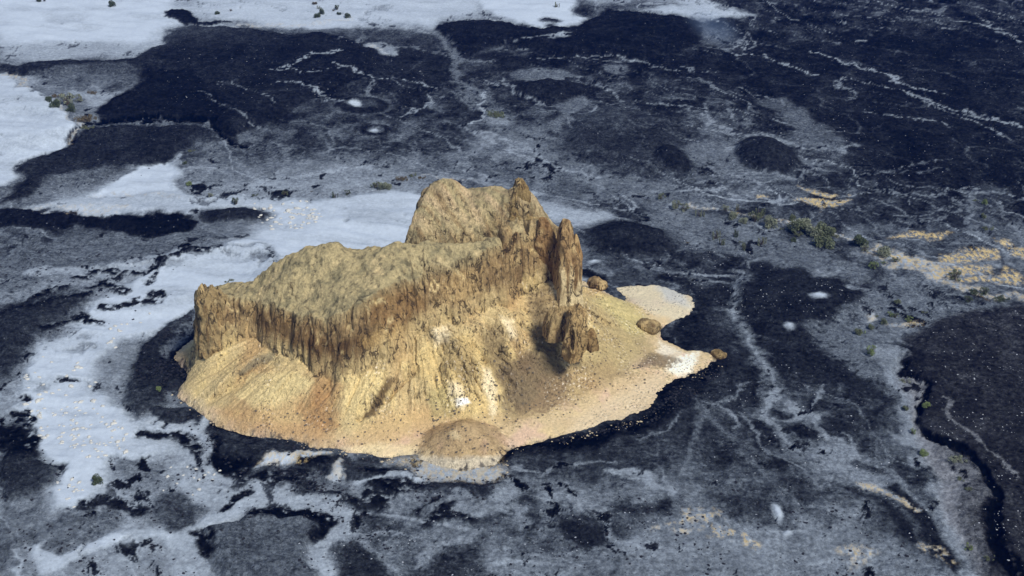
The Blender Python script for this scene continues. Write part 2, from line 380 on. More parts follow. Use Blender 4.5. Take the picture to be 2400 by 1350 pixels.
def wpatch(pts, c, w, soft=12, nz=26):
    global wc
    s = sdf(np.array(pts, float), U + st1 * nz + st2 * nz * .6, V + st3 * nz)
    wc = mixc(wc, c, ss(-soft, soft, s) * w)
wpatch([(720, 780), (790, 800), (870, 770), (880, 840), (830, 895), (760, 895), (700, 850)], lin(76, 54, 31), .7)
wpatch([(600, 700), (760, 745), (740, 830), (640, 840), (600, 790)], lin(104, 78, 46), .5)
wpatch([(860, 680), (960, 660), (1000, 720), (920, 780), (860, 740)], lin(112, 80, 44), .5)
wpatch([(1040, 640), (1130, 620), (1120, 690), (1030, 720)], lin(190, 160, 108), .45)
wpatch([(850, 780), (960, 760), (1000, 800), (930, 880), (870, 860)], lin(196, 164, 106), .5)
wpatch([(460, 690), (520, 700), (510, 840), (450, 850)], lin(140, 114, 72), .5)
wpatch([(985, 570), (1130, 575), (1110, 620), (1000, 640)], lin(122, 112, 84), .5)
w = np.clip(steep * ss(.0, .38, info['u'] + n_mid * .25 + st1 * .2), 0, 1)
col = mixc(col, tc, topm * (1 - .0 * w))
col = mixc(col, wc, w * (1 - topm * .55))
col = mixc(col, lin(40, 33, 24), np.clip(info['crk'], 0, 1) * w * ss(.1, .3, info['u']) * .55)
col = mixc(col, lin(34, 33, 36), ss(1.5, .3, info['dO'] + fbm(X, Y, 1.6, 4, .7, off=140) * 3.0 - .2) * .9)
col = mixc(col, lin(150, 142, 124), ss(3.5, .5, info['dO'] + fbm(X, Y, 4, 4, .7, off=141) * 5) * .25)
col = mixc(col, lin(58, 50, 36), np.clip(info['crk'], 0, 1) * topm * ss(6, 1, -info['dT']) * .7)
col = mixc(col, lin(70, 62, 46), topm * ss(.3, .5, fbm3(X * 1.6, Y * .5, Z * .1, 1.2, 3, .6, off=150)) * ss(7, 1, -info['dT']) * .7)
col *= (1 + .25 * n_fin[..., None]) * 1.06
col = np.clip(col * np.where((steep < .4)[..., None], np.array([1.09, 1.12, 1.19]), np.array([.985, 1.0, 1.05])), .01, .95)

m = NT('mesa_rock'); p = m.obj()
f1 = m.noise(p, 1.6, 6, .7); f2 = m.noise(m.vmul(p, (1, 1, .2)), 3.2, 4, .65); f3 = m.noise(p, 5, 3, .7)
k = m.math('ADD', m.math('MULTIPLY', f1, .8), m.math('ADD', m.math('MULTIPLY', f2, .55), m.math('MULTIPLY', f3, .45)))
geo = m.n('ShaderNodeNewGeometry'); sx_ = m.n('ShaderNodeSeparateXYZ'); m.put(sx_.inputs[0], geo.outputs['True Normal'])
stp = m.math('MULTIPLY_ADD', sx_.outputs['Z'], -3.0, 2.1, clamp=True)
k = m.math('MAXIMUM', m.math('MULTIPLY_ADD', m.math('SUBTRACT', k, .9), m.math('MULTIPLY_ADD', m.math('MULTIPLY_ADD', sx_.outputs['Z'], -4.0, 4.0, clamp=True), 1.5, .55), 1.16), .2)
cc = m.n('ShaderNodeCombineColor')
for i in range(3): m.put(cc.inputs[i], k)
vc = m.n('ShaderNodeTexVoronoi', feature='DISTANCE_TO_EDGE'); wv = m.n('ShaderNodeVectorMath', operation='ADD')
nc_ = m.n('ShaderNodeTexNoise'); m.put(nc_.inputs['Vector'], p); nc_.inputs['Scale'].default_value = .8; nc_.inputs['Detail'].default_value = 4
m.put(wv.inputs[0], m.vmul(p, (1, 1, .16))); m.put(wv.inputs[1], m.vmul(nc_.outputs['Color'], (1.6, 1.6, .5))); m.put(vc.inputs['Vector'], wv.outputs[0]); vc.inputs['Scale'].default_value = .62
crk_ = m.math('MULTIPLY', m.math('MULTIPLY', m.math('SUBTRACT', .075, vc.outputs['Distance']), 22, clamp=True), m.math('MULTIPLY', stp, m.math('MULTIPLY', m.math('SUBTRACT', m.noise(p, .35, 3, .6), .42), 8, clamp=True)))
c0 = m.mix(1.0, m.attr('albedo'), cc.outputs[0], 'MULTIPLY')
m.col(m.mix(m.math('MULTIPLY', crk_, .8), c0, (.035, .026, .017)))
m.bump(m.math('SUBTRACT', m.math('ADD', f1, m.math('MULTIPLY', f2, .9)), m.math('MULTIPLY', crk_, .5)), .9, .6)
MESA = m.m

root = empty('rock_mesa', (-20, 285, 0))
tag(root, 'huge tan and brown craggy rock butte with fluted cliffs standing on its own pale scree', 'rock formation')
V3 = np.stack([PX, PY, Z], -1).reshape(-1, 3)
fq = grid_faces(nr, nc)
zf = Z.ravel(); keep = (zf[fq] > -.75).any(axis=1); fq = fq[keep]
uu = info['u'].ravel()[fq].mean(axis=1)
def sub(name, faces, parent):
    idx, inv = np.unique(faces.ravel(), return_inverse=True)
    mm = mesh_from(name, V3[idx] - np.array(root.location[:]), inv.reshape(-1, 4), MESA)
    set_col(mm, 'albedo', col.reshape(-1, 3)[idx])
    return link(bpy.data.objects.new(name, mm), parent)
sub('scree_slope', fq[uu <= .03], root)
sub('cliff_wall', fq[(uu > .03) & (uu <= .93)], root)
sub('summit_plateau', fq[uu > .93], root)

# --- spires, crags and boulders: rings swept upward, then roughened
def crag(name, cx, cy, zb, zt, prof, ax=1.0, ay=1.0, lean=(0, 0), rot=0, seed=0, parent=None, tint=(150, 120, 80), dark=.5, rough=.5, nz=90, na=110, foot=0):
    t = np.linspace(0, 1, nz); a = np.linspace(0, 2 * np.pi, na, endpoint=False)
    T, A = np.meshgrid(t, a, indexing='ij')
    pr = np.interp(T, [q[0] for q in prof], [q[1] for q in prof])
    ca, sa = np.cos(A), np.sin(A)
    sq = 1 / (np.abs(ca) ** 5 + np.abs(sa) ** 5) ** (1 / 5)
    x = ca * sq * ax * pr; y = sa * sq * ay * pr
    z = zb + T * (zt - zb) + 0 * x
    n = fbm3(x + seed, y, z * .12, 2.2, 3, .6, off=seed) * rough * 1.6 + fbm3(x, y + seed, z * .3, .8, 3, .6) * rough * .5
    n = n + (1 - 2.6 * np.abs(pn3(x / 2.6 + seed, y / 2.6, z / 9.0))) * rough * 1.5 + (1 - 2.6 * np.abs(pn3(x / 1.1, y / 1.1 + seed, z / 3.5))) * rough * .4
    fade = np.minimum(1, pr / max(ax, ay) * 2 + .1)
    x = x + ca * n * fade; y = y + sa * n * fade; z = z + fbm3(x, y, z + seed, 1.5, 2) * rough * .8 * (pr > 0) + fbm3(x, y, 0 * z + seed, 1.7, 3, .6, off=seed) * rough * 5 * T ** 3
    c, s = math.cos(rot), math.sin(rot); x, y = x * c - y * s, x * s + y * c
    x = x + cx + lean[0] * T; y = y + cy + lean[1] * T
    s1 = fbm3(x, y, z * .1, 1.0, 4, .6, off=seed); s2 = fbm3(x, y, z * .5, .7, 3, .6, off=seed + 3); s3 = fbm3(x, y, z, 3.5, 2, off=seed + 5)
    cl = np.zeros(x.shape + (3,)) + lin(*tint)
    cl = mixc(cl, lin(200, 174, 124), ss(0, .4, s3) * .6); cl = mixc(cl, lin(88, 64, 40), ss(.02, .35, s1) * (.4 + dark * .5))
    cl = mixc(cl, lin(46, 38, 28), ss(.14, .4, s2) * dark)
    if foot: cl = mixc(cl, lin(224, 206, 160), ss(.62, .25, T + s1 * .5) * foot * ss(-.1, .5, np.sin(A) * -.3 + np.cos(A) * .5 + .5))  # cream on the sunward lower side: sunlight painted into the rock colour
    Vv = np.stack([x, y, z], -1).reshape(-1, 3); i = np.arange(nz * na).reshape(nz, na)
    fa = np.stack([i[:-1], np.roll(i[:-1], -1, 1), np.roll(i[1:], -1, 1), i[1:]], -1).reshape(-1, 4)
    if parent is not None: Vv = Vv - np.array(parent.location[:]); o_loc = (0, 0, 0)
    else: o_loc = (cx, cy, zb); Vv = Vv - np.array(o_loc)
    mm = mesh_from(name, Vv, fa, MESA); set_col(mm, 'albedo', np.clip(cl, .01, .9).reshape(-1, 3))
    o = bpy.data.objects.new(name, mm); o.location = o_loc
    return link(o, parent)
def q3(px, py, Y): return Q(px, py, Y)
b = q3(1331, 700, 290); t = q3(1326, 510, 290.5)
crag('pinnacle', b[0], b[1], b[2] - 5, t[2], [(0, 1.3), (.35, 1.12), (.6, .95), (.78, .78), (.9, .55), (.97, .3), (1, 0)], 2.3, 3.2, (-.9, .4), .25, 3, root, (160, 132, 92), .45, .5, foot=.8)
b = q3(1349, 690, 291); t = q3(1349, 548, 291)
crag('pinnacle', b[0] - .1, b[1], b[2] - 5, t[2], [(0, 1.2), (.4, 1), (.75, .8), (.92, .4), (1, 0)], 1.2, 2.0, (-.1, .2), .1, 8, root, (152, 122, 82), .4, .35, foot=.9)
b = q3(1205, 620, 288); t = q3(1187, 530, 289)
crag('rock_tower', t[0], 289.5, b[2] - 6, t[2], [(0, 1.2), (.5, 1), (.8, .85), (.93, .5), (1, 0)], 1.5, 1.6, (0, .3), .3, 13, root, (140, 118, 84), .6, .4)
b = q3(1206, 600, 289); t = q3(1208, 545, 290)
crag('rock_tower', t[0], 290.3, b[2] - 8, t[2], [(0, 1.2), (.5, 1), (.8, .8), (.93, .5), (1, 0)], 1.1, 1.6, (0, .3), .3, 17, root, (134, 112, 80), .6, .35)
b = q3(1275, 640, 292.5); t = q3(1278, 508, 294)
crag('rock_tower', t[0], 294, b[2] - 5, t[2], [(0, 1.3), (.4, 1.1), (.75, .9), (.92, .5), (1, 0)], 2.2, 1.8, (-.2, .3), .1, 23, root, (140, 112, 76), .5, .45)
b = q3(500, 800, 278.5); t = q3(492, 676, 280.5)
crag('rock_tower', b[0] + .3, 280.0, b[2] - 6, t[2], [(0, 1.2), (.5, 1.08), (.85, .92), (.96, .6), (1, 0)], 2.7, 2.8, (-.2, .4), .35, 29, root, (152, 132, 94), .3, .95)
# summit knob
t = q3(1221, 427, 299)
crag('summit_knob', t[0], 299, t[2] - 8, t[2] + .9, [(0, 2.0), (.35, 1.25), (.7, .85), (.9, .55), (1, 0)], 2.0, 2.2, (0, 0), .2, 31, root, (138, 118, 80), .25, .35)

# free-standing outcrops and boulders on the slope
o = crag('rock_outcrop', *q3(1346, 815, 271)[:2], q3(1346, 815, 271)[2] - 3, q3(1350, 716, 273.5)[2], [(0, .7), (.25, .95), (.6, 1.05), (.85, .85), (.95, .6), (1, 0)], 2.35, 2.0, (.3, 1.5), .75, 41, None, (168, 142, 98), .4, .62)
tag(o, 'tall dark-capped rock outcrop jutting from the scree below the pinnacle', 'rock outcrop')
o = crag('rock_outcrop', *q3(1310, 770, 276)[:2], q3(1310, 770, 276)[2] - 2, q3(1312, 715, 277.5)[2], [(0, 1.1), (.5, 1), (.8, .75), (1, 0)], 3.0, 2.4, (.2, .8), .2, 43, None, (160, 138, 98), .35, .5)
tag(o, 'rounded tan rock hump directly behind the tall dark-capped outcrop', 'rock outcrop')
o = crag('rock_outcrop', *q3(1388, 800, 272)[:2], q3(1388, 800, 272)[2] - 2, q3(1384, 768, 273)[2], [(0, 1.1), (.5, 1), (.8, .7), (1, 0)], 1.1, 1.1, (-.3, .5), .4, 47, None, (140, 116, 78), .5, .3)
tag(o, 'small pointed rock fang to the right of the tall dark-capped outcrop', 'rock outcrop')
def boulder(label, px, py, z, rx, ry, rz, rot, seed, tint=(128, 108, 78)):
    gx, gy = G(px, py, z)
    o = crag('boulder', gx, gy, z - rz * .7, z + rz * 1.3, [(0, .6), (.15, .85), (.4, 1), (.7, .9), (.9, .55), (.97, .3), (1, 0)], rx, ry, (0, 0), rot, seed, None, tint, .55, .22, 50, 70)
    return tag(o, label, 'boulder')
boulder('long dark boulder resting on the pale scree right of the tall pinnacle', 1398, 668, 4.0, 2.9, 1.7, 1.7, -.75, 51)
boulder('big rounded boulder on the lower right scree above the white patch', 1520, 768, 1.8, 3.1, 2.0, 1.9, -.55, 57, (140, 122, 88))
boulder('reddish boulder lodged at the cliff foot above the left scree fan', 664, 832, 10.6, 1.9, 1.5, 1.4, .2, 61, (168, 118, 74))
boulder('low brown rock knob on the outermost right tip of the sandy rim', 1684, 832, .1, 1.9, 1.3, .9, -.9, 67, (120, 102, 70))

# ================================================================ GROUND SHEET
yr = [195.0]
while yr[-1] < 690: yr.append(yr[-1] + 0.00092 * (yr[-1] ** 2 + H * H) / H * .92)
near = [-3000, -1200, -500, -150, 0, 60, 100, 130, 150, 165, 175, 182, 188, 192]
far = [700, 715, 735, 765, 810, 880, 1000, 1200, 1500, 2000, 3000, 4500, 7000, 12000]
yr = np.array(near + yr + far, float)
sc = np.linspace(-.47, .47, 1060)
side = np.array([.475, .485, .5, .52, .55, .6, .7, .85, 1.1, 1.6, 2.6, 5, 12, 30])
sc = np.r_[-side[::-1], sc, side]
GY, S = np.meshgrid(yr, sc, indexing='ij')
GX = S * (np.clip(GY, 120, 1e9) + 100)
gr_nr, gr_nc = GX.shape
X = GX.ravel(); Y = GY.ravel()
DST = np.hypot(Y, H) / 330
wx = fbm(X, Y, 8, 6, .66, off=200) * 2.1 * DST + fbm(X, Y, 26, 3, .5, off=204) * 4.5; wy = fbm(X, Y, 8, 6, .66, off=210) * 2.9 * DST + fbm(X, Y, 26, 3, .5, off=214) * 5.5
QX, QY = X + wx, Y + wy
rows = ["999975666656323311111111", "333321111222121111111111", "643322222222233221121111", "632233333334421134221111", "346646555543333333222111", "333346787888733344333233",
        "445677666666663322233444", "235623555555542221133322", "167302555555552121212111", "588731333333332122222111", "378742233332222222222211",
        "358676544443343333333221", "446565543343334444443332", "456665554444444455554432"]
yc = [50, 150, 250, 350, 450, 550, 650, 750, 850, 950, 1050, 1150, 1250, 1325]
Lg = np.array([[int(c) for c in r_[:24]] for r_ in rows], float) / 10
Lg[1:, 13:] = Lg[1:, 13:] * .78 + .03; Lg[11:, 13:] += .02; Lg[1:3, 4:16] *= .68; Lg[3, 4:16] *= .85; Lg[5:10, 14:20] *= .9
GU, GV = proj(QX, QY, 0 * QX)   # only to look the coarse tone of a place up
GU = np.where(Y < 120, 1200, GU); GV = np.where(Y < 120, 1400, GV)
fi = np.clip((GU - 50) / 100, 0, 22.999); vi = np.interp(GV, yc, np.arange(14)); vi = np.clip(vi, 0, 12.999)
i0 = fi.astype(int); j0 = vi.astype(int); a = ss(0, 1, fi - i0); bb = ss(0, 1, vi - j0)
L = (Lg[j0, i0] * (1 - a) + Lg[j0, i0 + 1] * a) * (1 - bb) + (Lg[j0 + 1, i0] * (1 - a) + Lg[j0 + 1, i0 + 1] * a) * bb
L = L * 1.0 + .025
q1 = fbm(QX + wy * 1.5, (QY + wx) * .7, 16, 5, .6, off=250); L += .05 * np.tanh(q1 * 14) * ss(1.0, .7, L) - .20 * np.exp(-(q1 / .012) ** 2) * ss(-.1, .3, fbm(X, Y, 11, 3, off=251)) * ss(.9, .6, L)
q2 = fbm(QX - QY * .5, QY * .45, 9, 4, .6, off=255); L += .035 * np.tanh(q2 * 10)
# drainage: thin pale threads, combed down the general fall of the plain
ex, ey = np.array(G(2400, 330)) - np.array(G(1700, 110)); el = math.hypot(ex, ey); ex /= el; ey /= el
ca_ = X * ex + Y * ey; cb_ = -X * ey + Y * ex
wa = fbm(X, Y, 24, 5, .5, off=260) * 11
east = ss(-20, 60, X) * ss(250, 330, Y)
for sc_, off_, wd_, am_ in ((20, 3, .034, .26), (12, 8, .045, .15), (34, 12, .022, .40), (9, 21, .05, .10)):
    v = np.abs(pn2((ca_ + wa) / (sc_ * 2.6) + off_, (cb_ + wa * .8) / sc_ - off_)); br_ = ss(-.45, .1, fbm(X, Y, 20, 3, .6, off=off_ + 262))
    L += ss(wd_, wd_ * .3, v) * am_ * br_ * (.55 + .45 * east) * ss(.8, .5, L)
L += fbm(X, Y, 30, 7, .62, off=220) * .12 + fbm(X, Y, 4, 5, .7, off=225) * .06 * ss(1.0, .6, L)
vein = np.maximum(0, rid(QX, QY * .8, 26, 3, .55, off=230) - .55)
L += ss(0, .35, vein) * .07 * ss(.9, .3, L)
GD = np.zeros(L.shape); BR = np.zeros(L.shape); Hh = np.zeros(L.shape); RG = np.zeros(L.shape)
def _bb(P, pad):
    return np.nonzero((QX > P[:, 0].min() - pad) & (QX < P[:, 0].max() + pad) & (QY > P[:, 1].min() - pad) & (QY < P[:, 1].max() + pad))[0]
def poly(pts, val, soft=2.5, w=1.0, h=0, gold=0, br=0, hs=2.0):
    P = W(pts); k = _bb(P, soft + 1)
    if val is not None and val < .2: val = val * .6 + (.105 if P[:, 1].mean() < 360 else .0)
    soft = soft * (.9 if (val or 0) > .7 else .5); s = sdf(P, QX[k], QY[k]); e = ss(-soft, soft, s)
    if val is not None: L[k] += (val - L[k]) * e * w
    if h: Hh[k] += h * ss(0, hs, s)
    if gold: GD[k] = np.maximum(GD[k], gold * e)
    if br: BR[k] = np.maximum(BR[k], br * e)
def ell(cx, cy, rx, ry, val, soft=2.0, w=1.0, h=0, ring=0):
    c = np.array(G(cx, cy)); e1 = np.array(G(cx + rx, cy)) - c; r_x = abs(e1[0]); r_y = abs(G(cx, cy - ry)[1] - G(cx, cy + ry)[1]) / 2
    P = np.array([[c[0] - r_x * 1.6, c[1] - r_y * 1.6], [c[0] + r_x * 1.6, c[1] + r_y * 1.6]]); k = _bb(P, 4)
    d = np.hypot((X[k] * .7 + QX[k] * .3 - c[0]) / r_x, (Y[k] * .7 + QY[k] * .3 - c[1]) / r_y); sf = soft / min(r_x, r_y)
    e = ss(1 + sf * .9, 1 - sf * .9, d + .16 * fbm(X[k], Y[k], 5, 4, .65, off=208))
    if ring: e = ss(.32, .08, np.abs(d - .86))
    if val < .1: val = val * .6 + .08; e = e * .9
    L[k] += (val - L[k]) * e * w
    Hh[k] += h * (np.clip(1 - d * d, 0, 1) if not ring else np.exp(-((d - .86) / .16) ** 2))
def line(pts, wd, val, w=1.0, gold=0, h=0, soft=None, brk=0):
    P = W(pts); k = _bb(P, wd * 3 + 2); d = seg_d(P, QX[k] + wx[k] * .4, QY[k] + wy[k] * .4, closed=False)
    if P[:, 1].mean() > 350: wd = wd * .45; brk = brk + .08; w = w * .82
    wl = wd * (1 + .8 * fbm(X[k], Y[k], 7, 2, off=240))
    e = ss(wl + (soft or wd * .6 + .25), wl * .5, d)
    if brk: e = e * ss(-.25, .1, fbm(X[k], Y[k], 2.5, 3, .7, off=244) + .25 - brk)
    L[k] += (val - L[k]) * e * w; 
    if h: Hh[k] += h * e
    if gold: GD[k] = np.maximum(GD[k], gold * e)

# far sands
poly([(0, -60), (410, -60), (395, 30), (425, 50), (370, 72), (362, 100), (330, 112), (240, 100), (140, 112), (0, 108)], .97, 5)
poly([(0, 100), (140, 105), (240, 95), (370, 100), (385, 120), (318, 137), (240, 128), (140, 140), (0, 137)], .72, 4, .9)
poly([(100, 30), (200, 30), (210, 60), (100, 58)], .75, 5, .5)
poly([(465, -60), (1130, -60), (1120, 30), (1035, 45), (1015, 60), (1000, 62), (960, 50), (920, 55), (870, 60), (800, 64), (720, 68), (650, 62), (600, 50), (520, 45), (460, 30)], .88, 5)
poly([(380, 40), (400, 22), (440, 25), (470, 50), (560, 52), (430, 62), (420, 52)], .12, 2, h=1)
poly([(1085, -60), (1335, -60), (1350, 30), (1370, 45), (1330, 60), (1290, 67), (1240, 62), (1200, 52), (1190, 40), (1130, 22)], 1.0, 3)
ell(1290, 48, 26, 6, .15, h=1); ell(1288, 60, 14, 4, .15)
poly([(1540, -60), (1640, -10), (1690, 12), (1765, 38), (1700, 40), (1650, 46), (1580, 36), (1500, 28), (1560, 20), (1600, 10)], .85, 4)
poly([(1355, 0), (1480, -40), (1640, -30), (1600, 10), (1500, 5), (1400, 10)], .75, 4, .6)
poly([(1640, 50), (1700, 80), (1730, 115), (1650, 105), (1620, 80)], .42, 16, .75)  # smoky blue haze painted onto the dark ground as a soft pale patch
# dark flows of the north west
poly([(0, 150), (140, 142), (320, 138), (375, 105), (380, 72), (440, 62), (640, 75), (800, 85), (900, 120), (800, 200), (560, 320), (500, 300), (300, 275), (230, 270), (260, 240), (330, 205), (330, 175), (120, 180), (30, 175)], .14, 4, .75, h=1.6, hs=5)
poly([(225, 275), (255, 243), (325, 205), (345, 160), (450, 180), (520, 260), (565, 335), (540, 322), (490, 292), (420, 283), (300, 276), (250, 292)], .05, 3, .7)
poly([(70, 168), (280, 155), (330, 165), (320, 190), (200, 200), (100, 210)], .34, 4, .6)
poly([(1030, 55), (1100, 42), (1180, 55), (1240, 66), (1330, 68), (1420, 20), (1500, 35), (1640, 50), (1640, 110), (1500, 140), (1320, 130), (1200, 105), (1080, 130), (1040, 100), (1020, 70)], .09, 4, .9, h=2, hs=5)
poly([(560, 60), (900, 70), (1010, 75), (1040, 110), (1080, 160), (1080, 200), (960, 190), (800, 155), (640, 110)], .16, 5, .6)
poly([(1500, 150), (1900, 100), (2400, 60), (2400, 440), (2050, 420), (1960, 330), (1840, 220), (1640, 190)], .09, 12, .6)
# pale wash patches, upper middle
poly([(860, 105), (900, 98), (930, 110), (940, 128), (910, 132), (870, 118)], .62, 2, .9); line([(880, 100), (905, 128)], 1.3, .9, .8, gold=.25)
line([(800, 100), (870, 98), (1000, 122), (1080, 135), (1180, 145)], 3, .5, .8)
line([(1190, 100), (1250, 96), (1325, 88)], 2.2, .75, .9); poly([(1290, 95), (1320, 85), (1335, 98)], .8, 2)
line([(1010, 70), (1040, 100), (1078, 135), (1080, 165), (1070, 190), (1110, 215)], 5, .46, .85)
line([(1095, 220), (1135, 245), (1170, 270), (1195, 300), (1260, 345), (1330, 385), (1420, 425), (1560, 455)], 12, .45, .8)
line([(1075, 290), (1160, 335), (1230, 370), (1310, 400)], 2, .72, .8, brk=.1); line([(1120, 305), (1200, 335), (1300, 385), (1420, 420)], 2.2, .7, .8, brk=.1)
line([(1130, 225), (1140, 245), (1138, 283), (1080, 295)], 1.1, .85, .9); poly([(1140, 262), (1195, 265), (1200, 290), (1145, 290)], .62, 3, .7)
ell(1290, 212, 95, 24, .06, 1.5, h=3.5); line([(1195, 205), (1215, 222), (1260, 236), (1310, 246), (1340, 248)], 1.3, .66, .9)
poly([(1200, 170), (1290, 165), (1380, 178), (1380, 195), (1230, 190)], .42, 4, .8)
poly([(1290, 240), (1370, 225), (1400, 245), (1330, 270), (1300, 310), (1270, 300), (1310, 260)], .4, 3, .8)
poly([(1300, 330), (1340, 280), (1450, 250), (1600, 280), (1620, 400), (1500, 420), (1380, 380)], .22, 8, .6, h=1.5, hs=8)
ell(1580, 374, 46, 26, .06, 2, h=3)
poly([(1590, 345), (1650, 325), (1720, 330), (1745, 390), (1870, 415), (1800, 425), (1650, 410), (1610, 385)], .40, 4, .85)
ell(1795, 365, 72, 42, .08, 2.5, h=4.5)
poly([(1760, 235), (1840, 225), (1900, 270), (1985, 340), (1960, 358), (1890, 330), (1830, 270)], .34, 4, .8)
poly([(1405, 150), (1470, 150), (1460, 172), (1420, 165)], .42, 3, .8)
ell(745, 93, 30, 7, .04, h=1.5); ell(1200, 145, 38, 12, .06, h=2.0); ell(1268, 108, 30, 10, .07, h=1.5); ell(1160, 128, 40, 8, .1)
# crater rings
ell(850, 248, 72, 24, .36, 2.5, .8); ell(848, 247, 63, 20, .0, 1.0, h=1.6); ell(848, 246, 42, 11, .24, 1.5, h=-2.0); ell(829, 243, 14, 5, .85, .8)
ell(880, 306, 32, 10, .12, ring=1, h=.8); ell(876, 306, 9, 3, .95, .8)
# channels
for pts, wd, v, br_ in [([(625, 168), (662, 163), (700, 148), (740, 133), (800, 130)], 1.0, .85, 0), ([(670, 165), (720, 178), (790, 160)], .8, .7, .1), ([(770, 150), (800, 160), (870, 180), (960, 193), (1008, 212), (1016, 238), (965, 255), (940, 280)], 1.0, .75, 0),
        ([(640, 195), (700, 200), (760, 232), (800, 245)], 1.0, .8, .05), ([(450, 225), (500, 258), (560, 262), (600, 285), (640, 300)], 1.2, .55, .1), ([(500, 208), (560, 205), (620, 218), (650, 245)], .9, .6, .2),
        ([(870, 190), (880, 205), (860, 225)], .9, .55, 0), ([(1140, 180), (1175, 195), (1195, 205)], 1, .7, 0), ([(1190, 180), (1190, 205)], 1.2, .6, 0),
        ([(1190, 135), (1330, 133), (1480, 140), (1600, 158), (1680, 168)], 1.3, .62, .1), ([(1390, 190), (1430, 215), (1460, 235), (1560, 245), (1640, 262)], 1.5, .6, .1),
        ([(1715, 108), (1750, 95), (1752, 115)], .9, .75, 0), ([(1718, 122), (1785, 130), (1800, 148), (1860, 160), (1905, 170)], 1.1, .78, 0), ([(1745, 70), (1755, 90), (1782, 105), (1765, 110)], .9, .6, 0),
        ([(1960, 50), (1980, 45)], 1.5, .7, 0), ([(1980, 60), (2030, 68)], .8, .5, 0), ([(2090, 50), (2140, 40)], .9, .6, 0), ([(2190, 35), (2218, 42)], .9, .7, 0), ([(2280, 35), (2320, 52), (2295, 60), (2340, 66)], 1.3, .7, 0),
        ([(2205, 70), (2250, 68)], 1.5, .6, 0), ([(2340, 78), (2370, 82), (2400, 95)], 3, .7, 0), ([(2018, 102), (2038, 102)], 1.8, .75, 0), ([(1930, 100), (1965, 105)], 1.5, .5, 0),
        ([(1885, 122), (1950, 136), (2015, 146), (2060, 168), (2108, 184), (2118, 193), (2105, 195), (2130, 203), (2220, 220)], 1.5, .78, 0), ([(1945, 185), (1970, 180)], 1, .7, 0), ([(1945, 185), (1955, 205), (1985, 222), (1992, 235)], 1.3, .6, 0),
        ([(1982, 182), (2040, 203), (2100, 213), (2160, 232), (2200, 245), (2300, 270), (2400, 295)], 1.2, .75, 0), ([(2120, 218), (2230, 250), (2330, 275)], .9, .6, .1), ([(2160, 238), (2240, 265), (2300, 290), (2385, 330)], 1.2, .66, .05),
        ([(2030, 258), (2110, 270), (2200, 282), (2245, 300)], 1.1, .7, 0), ([(1740, 208), (1800, 225), (1850, 250)], 1.3, .55, .1), ([(1610, 262), (1650, 285), (1655, 297), (1720, 305), (1820, 322), (1890, 350), (1950, 362), (1990, 355), (1996, 340)], 1.6, .62, 0),
        ([(1610, 180), (1660, 190), (1680, 203)], 1.6, .5, .05), ([(1600, 420), (1700, 405), (1800, 405), (1860, 415)], 1.3, .6, .1), ([(1630, 435), (1720, 428), (1800, 428)], 1.0, .6, .05), ([(1600, 450), (1700, 448), (1790, 460), (1870, 472), (1950, 470)], 1.3, .7, 0),
        ([(1870, 410), (1875, 390), (1900, 380)], 1.1, .55, .1), ([(2000, 420), (2100, 405), (2230, 380)], 1.2, .45, .1), ([(1990, 400), (2100, 412), (2250, 410)], 1.2, .42, .1),
        ([(1960, 460), (2080, 450), (2180, 455), (2290, 448), (2400, 460)], 1.0, .6, .1), ([(2000, 490), (2100, 500), (2190, 488), (2270, 462)], 1.0, .5, .1), ([(2060, 555), (2130, 540), (2220, 510), (2265, 465)], 1.0, .5, .15),
        ([(2080, 520), (2150, 525), (2230, 500)], .9, .45, .15), ([(2290, 455), (2270, 480), (2275, 520), (2310, 560), (2350, 600), (2395, 640)], 2.5, .5, .1), ([(2325, 470), (2360, 520), (2400, 570)], 1.3, .5, .1)]:
    line(pts, wd, v, .9, brk=br_)
# middle belt of pale ground
line([(430, 350), (420, 385), (410, 395)], 3, .7); line([(430, 350), (480, 300), (520, 310), (540, 330)], 4, .5, .8)
poly([(245, 430), (300, 405), (345, 378), (405, 384), (425, 402), (402, 430), (425, 458), (330, 458), (200, 468)], .95, 2, h=-.5)
poly([(60, 482), (200, 460), (420, 452), (640, 465), (630, 492), (480, 492), (430, 512), (380, 502), (210, 512), (130, 494)], .82, 3)
poly([(425, 420), (520, 425), (640, 440), (820, 450), (950, 425), (960, 470), (700, 466), (560, 466), (440, 452)], .52, 4, .85)
poly([(700, 380), (1000, 400), (1010, 440), (860, 440), (700, 420)], .5, 8, .6)
line([(640, 412), (740, 405), (860, 400)], 2.5, .78, .8, brk=.05); line([(450, 425), (540, 440), (640, 435)], 2, .7, .7, brk=.1); line([(960, 402), (1040, 412), (1100, 420)], 1.0, .8, .8, gold=.2)
line([(1080, 380), (1150, 420), (1200, 440)], 1.4, .6, .6); poly([(1240, 470), (1300, 468), (1400, 495), (1440, 520), (1360, 530), (1280, 510)], .8, 4, .85)
poly([(580, 480), (960, 450), (990, 470), (960, 610), (640, 705), (440, 765), (300, 805), (150, 805), (220, 725), (330, 655), (370, 640), (400, 620), (510, 600), (600, 570), (640, 530), (625, 505)], .95, 3)
poly([(700, 470), (950, 455), (940, 520), (840, 510), (740, 490)], .82, 6, .5); poly([(780, 490), (900, 500), (940, 525), (820, 520)], .68, 5, .5)
line([(510, 603), (560, 598), (610, 602), (640, 622)], .7, .62, .9, h=0)  # painted shade line along the front of the dune crest
poly([(130, 805), (300, 795), (240, 830), (222, 880), (250, 930), (310, 1000), (400, 1060), (330, 1075), (250, 1090), (200, 1215), (115, 1210), (110, 1150), (150, 1100), (62, 1030), (35, 960), (40, 880), (80, 820)], .95, 3)
poly([(225, 850), (300, 810), (320, 830), (310, 940), (290, 950), (245, 920)], .48, 5, .9)
